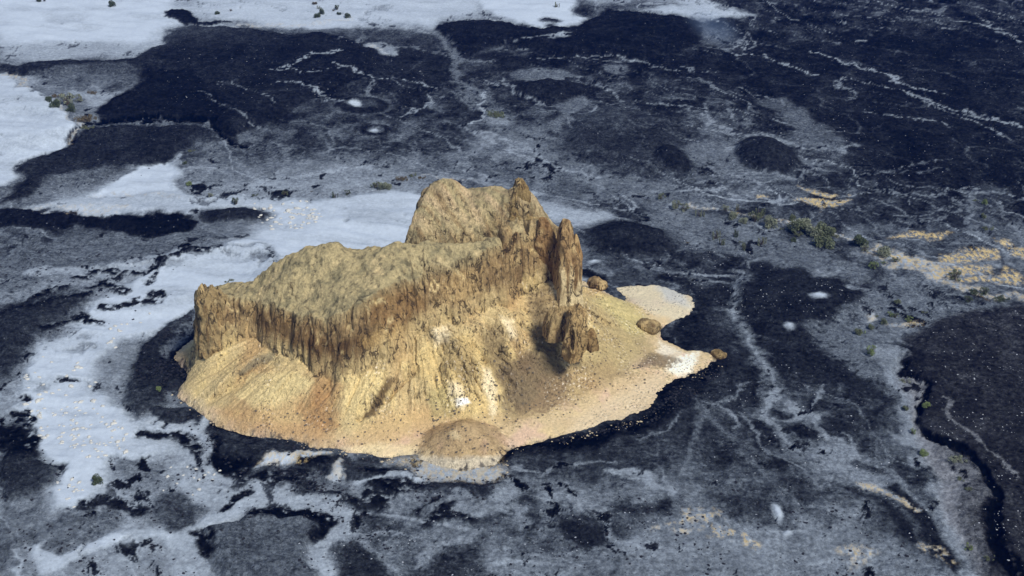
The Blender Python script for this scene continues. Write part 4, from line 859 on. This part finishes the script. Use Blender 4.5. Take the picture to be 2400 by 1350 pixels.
SH = [
 (262, 16, 15, 'round0', 'dark', 'lone round dark shrub on the far white sand, left of the lava edge', GT),
 (92, 5, 10, 'round1', 'dark', 'left one of two dark shrubs at the upper left edge of the far sand', GT), (105, 5, 7, 'open0', 'dark', 'right one of two dark shrubs at the upper left edge of the far sand', GT),
 (510, 35, 10, 'round2', 'dark', 'small dark shrub on far sand nearest the lava tongue', GT), (541, 28, 6, 'open1', 'brown', 'tiny brown shrub on far sand right of the lava tongue', GT),
 (738, 10, 9, 'round1', 'brown', 'topmost brown shrub of the cluster on the far sand', GT), (748, 21, 9, 'spiky0', 'grey', 'thin upright grey shrub above the pair in the far sand cluster', GT), (753, 33, 13, 'round0', 'dark', 'right shrub of the dark front pair in the far sand cluster', GT),
 (744, 41, 13, 'round2', 'dark', 'front shrub of the dark pair in the far sand cluster', GT), (790, 22, 13, 'open1', 'dark', 'tall open shrub at the right side of the far sand cluster', GT), (782, 27, 7, 'open2', 'brown', 'little brown shrub between the far sand cluster halves', GT), (795, 34, 9, 'round1', 'dark', 'lowest dark shrub on the right of the far sand cluster', GT),
 (814, 41, 13, 'round0', 'dark', 'separate round dark shrub just right of the far sand cluster', GT), (1305, 20, 11, 'spiky1', 'grey', 'sparse upright shrub on the brightest far sand patch', GT),
 (117, 253, 16, 'round1', 'dark', 'small dark green shrub at the dune edge, left of the thicket', GN), (158, 256, 34, 'open0', 'grey', 'widest grey-green shrub of the thicket by the left dune', GN), (133, 268, 20, 'round2', 'dark', 'dark green shrub at the front left of the dune thicket', GN),
 (168, 274, 20, 'round0', 'dark', 'dark green shrub at the front right of the dune thicket', GN), (188, 244, 20, 'open2', 'grey', 'thin grey shrub on the right side of the dune thicket', GN), (135, 240, 18, 'low0', 'brown', 'low brownish shrub behind the dune thicket', GN), (200, 292, 36, 'low1', 'brown', 'low olive brown shrub strip below the dune thicket', GN),
 (205, 312, 22, 'low0', 'green', 'green low shrub at the dune tip beside the black lava edge', GN), (215, 222, 18, 'low1', 'brown', 'flat brown shrub on the grey sand above the dune thicket', GN),
 (447, 353, 12, 'low0', 'green', 'green shrub in the sandy gully mouth, upper of two', GW), (433, 383, 9, 'round1', 'dark', 'dark shrub in the sandy gully, lower of two', GW), (443, 435, 11, 'round2', 'lime', 'bright green shrub right of the white sand pocket', GW),
 (494, 465, 13, 'open0', 'grey', 'greyish shrub on the sand just left of the dark two-part shrub', GW), (553, 480, 20, 'open1', 'dark', 'dark two-part shrub directly above the black oval mound', GW, ), (597, 458, 12, 'low0', 'dark', 'low dark shrub in the middle of the pale belt', GW),
 (668, 456, 12, 'spiky0', 'green', 'sparse spiky green shrub in the pale belt', GW), (730, 449, 5, 'low1', 'brown', 'tiny brown shrub in the pale belt', GW), (785, 464, 14, 'spiky1', 'dark', 'dark spiky shrub, left of a close pair behind the butte', GW), (815, 456, 14, 'open2', 'dark', 'dark bushy shrub, right of a close pair behind the butte', GW),
 (880, 439, 20, 'open0', 'green', 'left shrub of the dense row on pale ground behind the butte', GW), (898, 442, 20, 'round0', 'grey', 'middle shrub of the dense row on pale ground behind the butte', GW), (910, 441, 16, 'round1', 'grey', 'right shrub of the dense row on pale ground behind the butte', GW),
 (968, 412, 14, 'low0', 'green', 'low green shrub left of the thin pale track', GW), (940, 420, 22, 'low1', 'brown', 'brown flat shrub between the dense row and the thin track', GW), (988, 417, 14, 'low0', 'brown', 'small brown shrub above the butte skyline', GW), (1160, 270, 32, 'low1', 'green', 'low green strip of scrub in the gravel wash far behind the butte', GW),
 (532, 668, 9, 'low0', 'green', 'low greenish tuft shrub on sand touching the left cliff skyline, left one', GW), (543, 663, 10, 'low1', 'green', 'low greenish tuft shrub on sand by the left cliff skyline, right one', GW),
 (1548, 466, 18, 'open0', 'green', 'westernmost green shrub at the start of the track', GE), (1583, 487, 22, 'open1', 'grey', 'grey open shrub below the start of the track', GE), (1604, 491, 22, 'open2', 'grey', 'grey shrub second below the start of the track', GE), (1640, 505, 18, 'spiky0', 'grey', 'upright spiky grey shrub alone below the track', GE),
 (1701, 492, 18, 'open0', 'grey', 'small bushy shrub at the end of the white verge', GE), (1717, 506, 22, 'round1', 'grey', 'rounded grey shrub under the white verge', GE), (1729, 490, 13, 'spiky1', 'grey', 'thin spiky shrub directly on the track', GE), (1743, 519, 17, 'round2', 'grey', 'small grey shrub left of the tall pale green one', GE),
 (1768, 518, 28, 'open1', 'green', 'large pale green shrub with many stems on the track edge', GE), (1780, 506, 22, 'spiky1', 'green', 'tall shoots of green shrub rising behind the large pale green one', GE), (1803, 533, 28, 'round0', 'grey', 'domed grey-green shrub between the large pale one and the thicket', GE), (1832, 536, 10, 'low0', 'green', 'little low shrub right of the domed grey-green one', GE),
 (1856, 514, 16, 'round1', 'green', 'small dark green shrub behind the left end of the thicket', GE), (1868, 542, 34, 'round2', 'green', 'leftmost big shrub of the dense eastern thicket', GE), (1888, 540, 34, 'round0', 'grey', 'second big shrub from the left in the dense eastern thicket', GE), (1906, 552, 34, 'round1', 'grey', 'middle big shrub of the dense eastern thicket', GE),
 (1926, 553, 34, 'round2', 'green', 'fourth big shrub from the left in the dense eastern thicket', GE), (1942, 552, 30, 'round0', 'green', 'rightmost big shrub of the dense eastern thicket', GE), (1960, 555, 12, 'low1', 'green', 'low shrub trailing off the right end of the thicket', GE), (1929, 578, 36, 'round1', 'green', 'round deep green shrub in front of the dense eastern thicket', GE),
 (1873, 553, 16, 'low0', 'green', 'low growth at the foot of the leftmost thicket shrub', GE), (2018, 575, 32, 'round0', 'dark', 'dark round shrub alone on the track right of the thicket', GE), (2025, 588, 20, 'open2', 'grey', 'wispy grey shrub below the dark round one on the track', GE), (2070, 600, 26, 'round2', 'grey', 'grey-green shrub beside the dark bend of the track', GE),
 (2098, 615, 16, 'open0', 'green', 'narrow shrub at the start of the golden verge', GE), (2048, 632, 22, 'open1', 'lime', 'yellow-green shrub below the track bend', GE), (2070, 616, 10, 'low0', 'lime', 'small yellow-green tuft shrub on the track below the bend', GE), (2235, 655, 30, 'open2', 'green', 'large feathery green shrub beside the golden verge', GE),
 (2290, 689, 30, 'low0', 'dark', 'dark spreading shrub at the right, upper of the group of four', GE), (2268, 706, 20, 'open0', 'dark', 'dark shrub at the right, lowest of the group of four', GE), (2308, 688, 20, 'open1', 'green', 'green shrub at the right, touching the dark spreading one', GE), (2345, 702, 28, 'low1', 'dark', 'dark wide shrub nearest the right edge of the group of four', GE),
 (1678, 556, 20, 'spiky0', 'grey', 'spiky shrub on the grey plain, leftmost of the scattered ones', GE), (1690, 572, 16, 'spiky1', 'green', 'low spiky shrub beneath the leftmost scattered one', GE), (1722, 552, 17, 'spiky1', 'dark', 'dark cactus-like upright shrub on the grey plain', GE), (1743, 582, 16, 'spiky0', 'green', 'small spiky shrub, front one of those scattered on the plain', GE),
 (1736, 568, 8, 'low0', 'green', 'tiny shrub just behind the front scattered one', GE), (1785, 572, 20, 'spiky0', 'grey', 'sparse twiggy shrub, rightmost scattered on the grey plain', GE), (1612, 567, 7, 'low1', 'brown', 'tiny brown shrub by the black circular mound', GE), (1859, 567, 11, 'round2', 'dark', 'tiny round dark shrub below the thicket', GE),
 (2306, 480, 12, 'round0', 'lime', 'bright shrub at the head of the eastern gully', GC), (2305, 510, 12, 'round1', 'green', 'green shrub in the upper eastern gully', GC), (2315, 540, 20, 'low0', 'green', 'flat green shrub in the eastern gully by the golden grass', GC), (2285, 472, 10, 'low1', 'green', 'faint low shrub left of the gully head', GC),
 (2103, 709, 12, 'round1', 'green', 'small shrub alone in the middle of the gravel wash', GC), (2085, 741, 14, 'open1', 'lime', 'yellow-green shrub, left of a pair in the gravel wash', GC), (2098, 743, 14, 'open0', 'green', 'green shrub, right of a pair in the gravel wash', GC), (2070, 758, 14, 'round0', 'green', 'green shrub below the pair in the gravel wash', GC),
 (2166, 733, 11, 'low0', 'green', 'little shrub right of the gravel wash near the dark plain', GC), (2130, 752, 16, 'open2', 'lime', 'olive shrub beside the small golden patch', GC), (2041, 771, 12, 'round2', 'green', 'shrub above the lighter one at the wash bend', GC), (2012, 783, 16, 'round0', 'green', 'bright dome shrub at the bend of the wash', GC),
 (2056, 740, 8, 'low1', 'green', 'tiny shrub beside the tip of the black oval plain', GC), (2040, 830, 26, 'open1', 'lime', 'yellowish wide shrub low in the gravel wash', GC), (2022, 780, 12, 'low0', 'lime', 'small yellowish tuft touching the bright dome shrub', GC),
 (2122, 893, 22, 'low0', 'grey', 'pale olive shrub at the top of the lower right gully', GSE), (2123, 960, 14, 'round0', 'green', 'green shrub on the left bank of the gully, above the middle', GSE), (2168, 965, 15, 'round1', 'lime', 'lime shrub against the black right bank of the gully', GSE), (2140, 1014, 15, 'open0', 'lime', 'olive lime shrub in the middle of the gully', GSE),
 (2164, 1064, 17, 'round2', 'lime', 'bright lime shrub where the gully bends', GSE), (2240, 1090, 30, 'low1', 'grey', 'broad dusty shrub on the black bank right of the bend', GSE), (2252, 1131, 18, 'low0', 'green', 'olive shrub in the gully below the broad dusty one', GSE), (2268, 1160, 15, 'low1', 'green', 'small olive shrub, next down the gully from the dusty pair', GSE),
 (2270, 1288, 20, 'open2', 'lime', 'brightest lime shrub near the bottom of the gully', GSE), (2318, 1316, 20, 'low0', 'green', 'dull olive shrub at the very bottom of the gully', GSE),
 (228, 1138, 23, 'round0', 'dark', 'lone dark green shrub on the white sand at lower left', 'lone shrubs near the butte'), (373, 920, 12, 'round1', 'lime', 'single bright green shrub in the black lava rubble left of the butte', 'lone shrubs near the butte')]
random.seed(5)
for s_ in SH: shrub(*s_)

# ---------------------------------------------------------------- dry tufts on little sand mounds, one object each
def tuftmat():
    m = NT('dry_tuft'); p = m.obj(); n = m.noise(p, 3.5, 3, .6)
    m.col(m.ramp(n, [(.3, (.38, .39, .38)), (.55, (.54, .54, .50)), (.75, (.64, .61, .52))])); return m.m
TUFT = tuftmat(); TV = []
for i in range(4):
    na, nz_ = 14, 6; A_, T_ = np.meshgrid(np.linspace(0, 2 * np.pi, na, endpoint=False), np.linspace(0, 1, nz_), indexing='xy')
    rr = np.cos(T_ * np.pi / 2) ** .8; x = np.cos(A_) * rr * (1 + .35 * np.sin(A_ * 2 + i)) ; y = np.sin(A_) * rr
    nn = fbm3(x * 2 + i * 9, y * 2, T_ * 2, .7, 2); x = x * (1 + nn * .7); y = y * (1 + nn * .7); z = np.sin(T_ * np.pi / 2) * (.55 + .25 * nn) - .12
    ii = np.arange(na * nz_).reshape(nz_, na); fa = np.stack([ii[:-1], np.roll(ii[:-1], -1, 1), np.roll(ii[1:], -1, 1), ii[1:]], -1).reshape(-1, 4)
    TV.append(mesh_from('dry_tuft', np.stack([x, y, z], -1).reshape(-1, 3), fa, TUFT))
def tufts(n, pts, lo, hi, label, group, seed):
    r = random.Random(seed); P = np.array(pts, float); k = 0
    while k < n:
        px = r.uniform(P[:, 0].min(), P[:, 0].max()); py = r.uniform(P[:, 1].min(), P[:, 1].max())
        if not inside(P, np.array([px]), np.array([py]))[0]: continue
        gx, gy = G(px, py)
        if ground_L(gx, gy) < .55 and r.random() < .8: continue
        s = r.uniform(lo, hi) / F * (gy * cp + H * sp) / 2 * (1 if r.random() < .85 else 1.4)
        o = bpy.data.objects.new('dry_tuft', r.choice(TV)); o.location = (gx, gy, ground_z(gx, gy)); o.scale = (s, s * .9, s); o.rotation_euler.z = r.uniform(0, 6)
        link(o); tag(o, label, 'grass tuft', group); k += 1
tufts(70, [(590, 480), (720, 470), (760, 520), (700, 545), (640, 545), (590, 510)], 5, 10, 'small cream dry tuft on the pale sand between the black oval mound and the butte', 'dry tufts behind the butte', 1)
tufts(95, [(60, 960), (250, 950), (310, 1040), (300, 1090), (200, 1080), (90, 1020)], 5, 10, 'small cream dry tuft on the white sand at lower left', 'dry tufts on the lower left sand', 2)
tufts(30, [(60, 840), (210, 850), (240, 950), (60, 960)], 6, 11, 'small cream dry tuft on the white sand left of the black lava rubble', 'dry tufts on the left sand', 3)
tufts(14, [(250, 770), (330, 740), (400, 720), (300, 800), (255, 870)], 6, 11, 'small cream dry tuft on the sand tongue beside the lava rubble', 'dry tufts on the sand tongue', 4)
tufts(16, [(380, 1090), (520, 1100), (500, 1170), (380, 1160)], 5, 8, 'small cream dry tuft on the speckled sand below the lava rubble', 'dry tufts below the lava rubble', 5)
tufts(14, [(130, 1120), (200, 1130), (190, 1200), (120, 1190)], 6, 9, 'small orange tinted dry tuft below the lone dark green shrub', 'dry tufts by the lone shrub', 6)

# ---------------------------------------------------------------- loose stones (past counting): pale stones on the dark plains, black blocks in the rubble
oct_v = np.array([(1, 0, 0), (0, 1, 0), (-1, 0, 0), (0, -1, 0), (0, 0, 1), (.7, .7, .5), (-.7, .6, .5), (-.6, -.7, .5), (.7, -.6, .5), (0, 0, -.6)], float)
oct_f = np.array([(0, 5, 4), (5, 1, 4), (1, 6, 4), (6, 2, 4), (2, 7, 4), (7, 3, 4), (3, 8, 4), (8, 0, 4), (0, 1, 5), (1, 2, 6), (2, 3, 7), (3, 0, 8)])
def scatter(name, regs, mat, rmin, rmax, seed, test, label):
    r = np.random.default_rng(seed); V = []; Fc = []; n = 0
    CLm = fbm(X, Y, 11, 4, .6, off=seed * 3 + 400).reshape(gr_nr, gr_nc)
    Lm = L.reshape(gr_nr, gr_nc); Hm = Hh.reshape(gr_nr, gr_nc)
    for pts, cnt in regs:
        P = np.array(pts, float); got = 0
        px = r.uniform(P[:, 0].min(), P[:, 0].max(), cnt * 6); py = r.uniform(P[:, 1].min(), P[:, 1].max(), cnt * 6)
        ok = inside(P, px, py); px, py = px[ok][:cnt], py[ok][:cnt]
        for a, b in zip(px, py):
            gx, gy = G(a, b); i = min(max(np.searchsorted(yr, gy), 1), gr_nr - 1); j = min(max(np.searchsorted(sc, gx / (gy + 100)), 1), gr_nc - 1)
            l = Lm[i, j]
            if not test(l, r) or CLm[i, j] < r.uniform(-.15, .25): continue
            s = rmin + (rmax - rmin) * r.random() ** 3; an = r.uniform(0, 6.28); c, s2 = math.cos(an), math.sin(an)
            v = oct_v * r.uniform(.7, 1.3, oct_v.shape) * s * np.array([1.2, .9, .7]); v = np.stack([v[:, 0] * c - v[:, 1] * s2, v[:, 0] * s2 + v[:, 1] * c, v[:, 2]], -1)
            V.append(v + (gx, gy, Hm[i, j])); Fc.append(oct_f + n); n += len(oct_v)
    mm = mesh_from(name, np.concatenate(V), np.concatenate(Fc), mat, False)
    tag(link(bpy.data.objects.new(name, mm)), label, 'stones', kind='stuff')
def flatmat(name, c):
    m = NT(name); n = m.noise(m.obj(), 3, 3, .6); m.col(m.ramp(n, [(.3, tuple(q * .7 for q in c)), (.7, tuple(q * 1.25 for q in c))])); return m.m
scatter('pale_stones', [([(2120, 800), (2400, 720), (2400, 1350), (2300, 1300), (2180, 1100)], 1000), ([(1700, 0), (2400, 0), (2400, 450), (1500, 440), (1300, 250)], 1600), ([(1380, 500), (1700, 520), (2050, 700), (2000, 800), (1700, 750)], 700),
    ([(1640, 850), (2100, 850), (2200, 1300), (1700, 1300)], 600), ([(350, 100), (1000, 100), (1000, 250), (400, 250)], 500), ([(700, 1150), (1600, 1150), (1600, 1350), (700, 1350)], 600)],
    flatmat('pale_stone', (.36, .39, .44)), .07, .22, 3, lambda l, r: l < .45, 'pale pebbles strewn over the dark plains')
scatter('black_rubble', [([(300, 970), (310, 850), (400, 750), (480, 700), (440, 880), (400, 960)], 1300), ([(1190, 1065), (1330, 1022), (1500, 978), (1560, 930), (1600, 880), (1700, 840), (1700, 870), (1560, 980), (1400, 1020), (1200, 1075)], 1100), ([(340, 940), (500, 990), (760, 1060), (1000, 1100), (1180, 1130), (1150, 1180), (700, 1200), (480, 1060)], 1500),
    ([(0, 580), (500, 560), (480, 640), (380, 760), (130, 800), (0, 780)], 1100), ([(0, 1020), (900, 1180), (900, 1350), (0, 1350)], 1200), ([(900, 1180), (2200, 1100), (2200, 1350), (900, 1350)], 1200), ([(40, 400), (300, 290), (560, 320), (300, 430)], 500)],
    flatmat('black_stone', (.018, .019, .024)), .12, .40, 9, lambda l, r: l < .72 or r.random() < .25, 'black lava blocks strewn over the mixed ground')
scatter('apron_stones', [([(395, 925), (480, 990), (600, 1034), (760, 1062), (900, 1084), (960, 1084), (960, 1066), (760, 1048), (600, 1018), (490, 975), (420, 925)], 260), ([(1200, 1050), (1330, 1022), (1500, 978), (1560, 930), (1600, 884), (1700, 850), (1704, 862), (1612, 900), (1570, 945), (1510, 994), (1330, 1040), (1200, 1066)], 300), ([(940, 1080), (1190, 1080), (1200, 1125), (960, 1120)], 120)],
    flatmat('apron_stone', (.42, .36, .26)), .08, .34, 15, lambda l, r: True, 'tan stones spilled along the edge of the sandy apron')
# dark blocks on the scree
rs = np.random.default_rng(77); V = []; Fc = []; n = 0
zs = Z; sxs, sys_ = xs, ys
for pts, cnt in (([(1180, 740), (1320, 760), (1500, 800), (1550, 880), (1400, 960), (1200, 1010), (1120, 900)], 800), ([(980, 1000), (1200, 1000), (1220, 1060), (960, 1070)], 200), ([(560, 960), (950, 960), (950, 1050), (600, 1030)], 300), ([(1000, 880), (1200, 880), (1200, 1000), (1000, 1000)], 250)):
    P = np.array(pts, float); a = rs.uniform(P[:, 0].min(), P[:, 0].max(), cnt); b = rs.uniform(P[:, 1].min(), P[:, 1].max(), cnt); ok = inside(P, a, b)
    for px, py in zip(a[ok], b[ok]):
        z0 = 3.0
        for _ in range(8):
            gx, gy = G(px, py, z0); i = int(np.clip(np.searchsorted(sys_, gy), 0, nr - 1)); j = int(np.clip(np.searchsorted(sxs, gx), 0, nc - 1)); z0 = z0 * .5 + zs[i, j] * .5
        if info['u'][i, j] > .02: continue
        s = .07 + .26 * rs.random() ** 3; v = oct_v * rs.uniform(.7, 1.3, oct_v.shape) * s; V.append(v + (gx, gy, zs[i, j])); Fc.append(oct_f + n); n += len(oct_v)
mm = mesh_from('scree_stones', np.concatenate(V), np.concatenate(Fc), flatmat('scree_stone', (.15, .125, .09)), False)
tag(link(bpy.data.objects.new('scree_stones', mm)), 'dark loose stones strewn over the scree below the cliffs', 'stones', kind='stuff')

# ================================================================ thin smoke drifting over the far plain
na_, nz_ = 32, 17; A_, T_ = np.meshgrid(np.linspace(0, 2 * np.pi, na_, endpoint=False), np.linspace(-np.pi / 2, np.pi / 2, nz_))
sv = np.stack([np.cos(A_) * np.cos(T_), np.sin(A_) * np.cos(T_), np.sin(T_)], -1).reshape(-1, 3); ii = np.arange(na_ * nz_).reshape(nz_, na_)
sf_ = np.stack([ii[:-1], np.roll(ii[:-1], -1, 1), np.roll(ii[1:], -1, 1), ii[1:]], -1).reshape(-1, 4)
sm_ = mesh_from('smoke', sv, sf_); mt = bpy.data.materials.new('thin_smoke'); mt.use_nodes = True; t_ = mt.node_tree; t_.nodes.remove(t_.nodes['Principled BSDF'])
pv = t_.nodes.new('ShaderNodeVolumePrincipled'); pv.inputs['Color'].default_value = (.45, .65, 1, 1); tc_ = t_.nodes.new('ShaderNodeTexCoord')
ln_ = t_.nodes.new('ShaderNodeVectorMath'); ln_.operation = 'LENGTH'; t_.links.new(tc_.outputs['Object'], ln_.inputs[0])
mr_ = t_.nodes.new('ShaderNodeMapRange'); mr_.interpolation_type = 'SMOOTHSTEP'; mr_.inputs['From Min'].default_value = 1.0; mr_.inputs['From Max'].default_value = .1; mr_.inputs['To Min'].default_value = 0; mr_.inputs['To Max'].default_value = .016
t_.links.new(ln_.outputs['Value'], mr_.inputs['Value']); t_.links.new(mr_.outputs[0], pv.inputs['Density']); t_.links.new(pv.outputs[0], t_.nodes['Material Output'].inputs['Volume']); sm_.materials.append(mt)
so_ = link(bpy.data.objects.new('smoke', sm_)); gx, gy = G(1668, 88); so_.location = (gx, gy, 5); so_.scale = (11, 26, 7); so_.rotation_euler.z = .35
tag(so_, 'thin blue smoke drifting over the dark far plain below the white sand', 'smoke', kind='stuff')

# ================================================================ AIR
HAZE = 1
if HAZE:
    bx = (-1500, 1500, -60, 2600, -6, 195)
    v = [(bx[i], bx[2 + j], bx[4 + k]) for i in (0, 1) for j in (0, 1) for k in (0, 1)]
    f = [(0, 1, 3, 2), (4, 6, 7, 5), (0, 4, 5, 1), (2, 3, 7, 6), (0, 2, 6, 4), (1, 5, 7, 3)]
    hm = mesh_from('haze', v, f, None, False); mt = bpy.data.materials.new('haze_air'); mt.use_nodes = True; t_ = mt.node_tree
    t_.nodes.remove(t_.nodes['Principled BSDF']); pv = t_.nodes.new('ShaderNodeVolumePrincipled')
    pv.inputs['Color'].default_value = (.02, .17, 1.0, 1); pv.inputs['Density'].default_value = .00009; pv.inputs['Anisotropy'].default_value = .0
    t_.links.new(pv.outputs[0], t_.nodes['Material Output'].inputs['Volume']); hm.materials.append(mt)
    tag(link(bpy.data.objects.new('haze', hm)), kind='stuff')

# ================================================================ LIGHT, SKY, CAMERA
EL, AZ = math.radians(50), math.radians(138)   # azimuth clockwise from +Y: the sun stands behind the viewer's right shoulder
w_ = bpy.data.worlds.new('World'); bpy.context.scene.world = w_; w_.use_nodes = True; t_ = w_.node_tree
sky = t_.nodes.new('ShaderNodeTexSky'); sky.sky_type = 'NISHITA'; sky.sun_disc = False; sky.sun_elevation = EL; sky.sun_rotation = AZ
bg = t_.nodes['Background']; bg.inputs['Strength'].default_value = .10; t_.links.new(sky.outputs[0], bg.inputs['Color'])
sl = bpy.data.lights.new('sun', 'SUN'); sl.energy = 3.9; sl.angle = math.radians(12); sl.color = (1, .96, .89)
so = link(bpy.data.objects.new('sun', sl))
d = Vector((math.sin(AZ) * math.cos(EL), math.cos(AZ) * math.cos(EL), math.sin(EL)))
so.rotation_euler = d.to_track_quat('Z', 'Y').to_euler(); so.location = (0, 100, 400)
cam = bpy.data.cameras.new('camera'); cam.angle = HF; cam.clip_end = 30000; cam.clip_start = 1
co = link(bpy.data.objects.new('camera', cam)); co.location = (0, 0, H); co.rotation_euler = (math.pi / 2 - PITCH, 0, 0)
s_ = bpy.context.scene; s_.camera = co
s_.view_settings.view_transform = 'Standard'; s_.view_settings.look = 'None'; s_.view_settings.exposure = 0; s_.view_settings.gamma = 1
s_.cycles.volume_bounces = 0
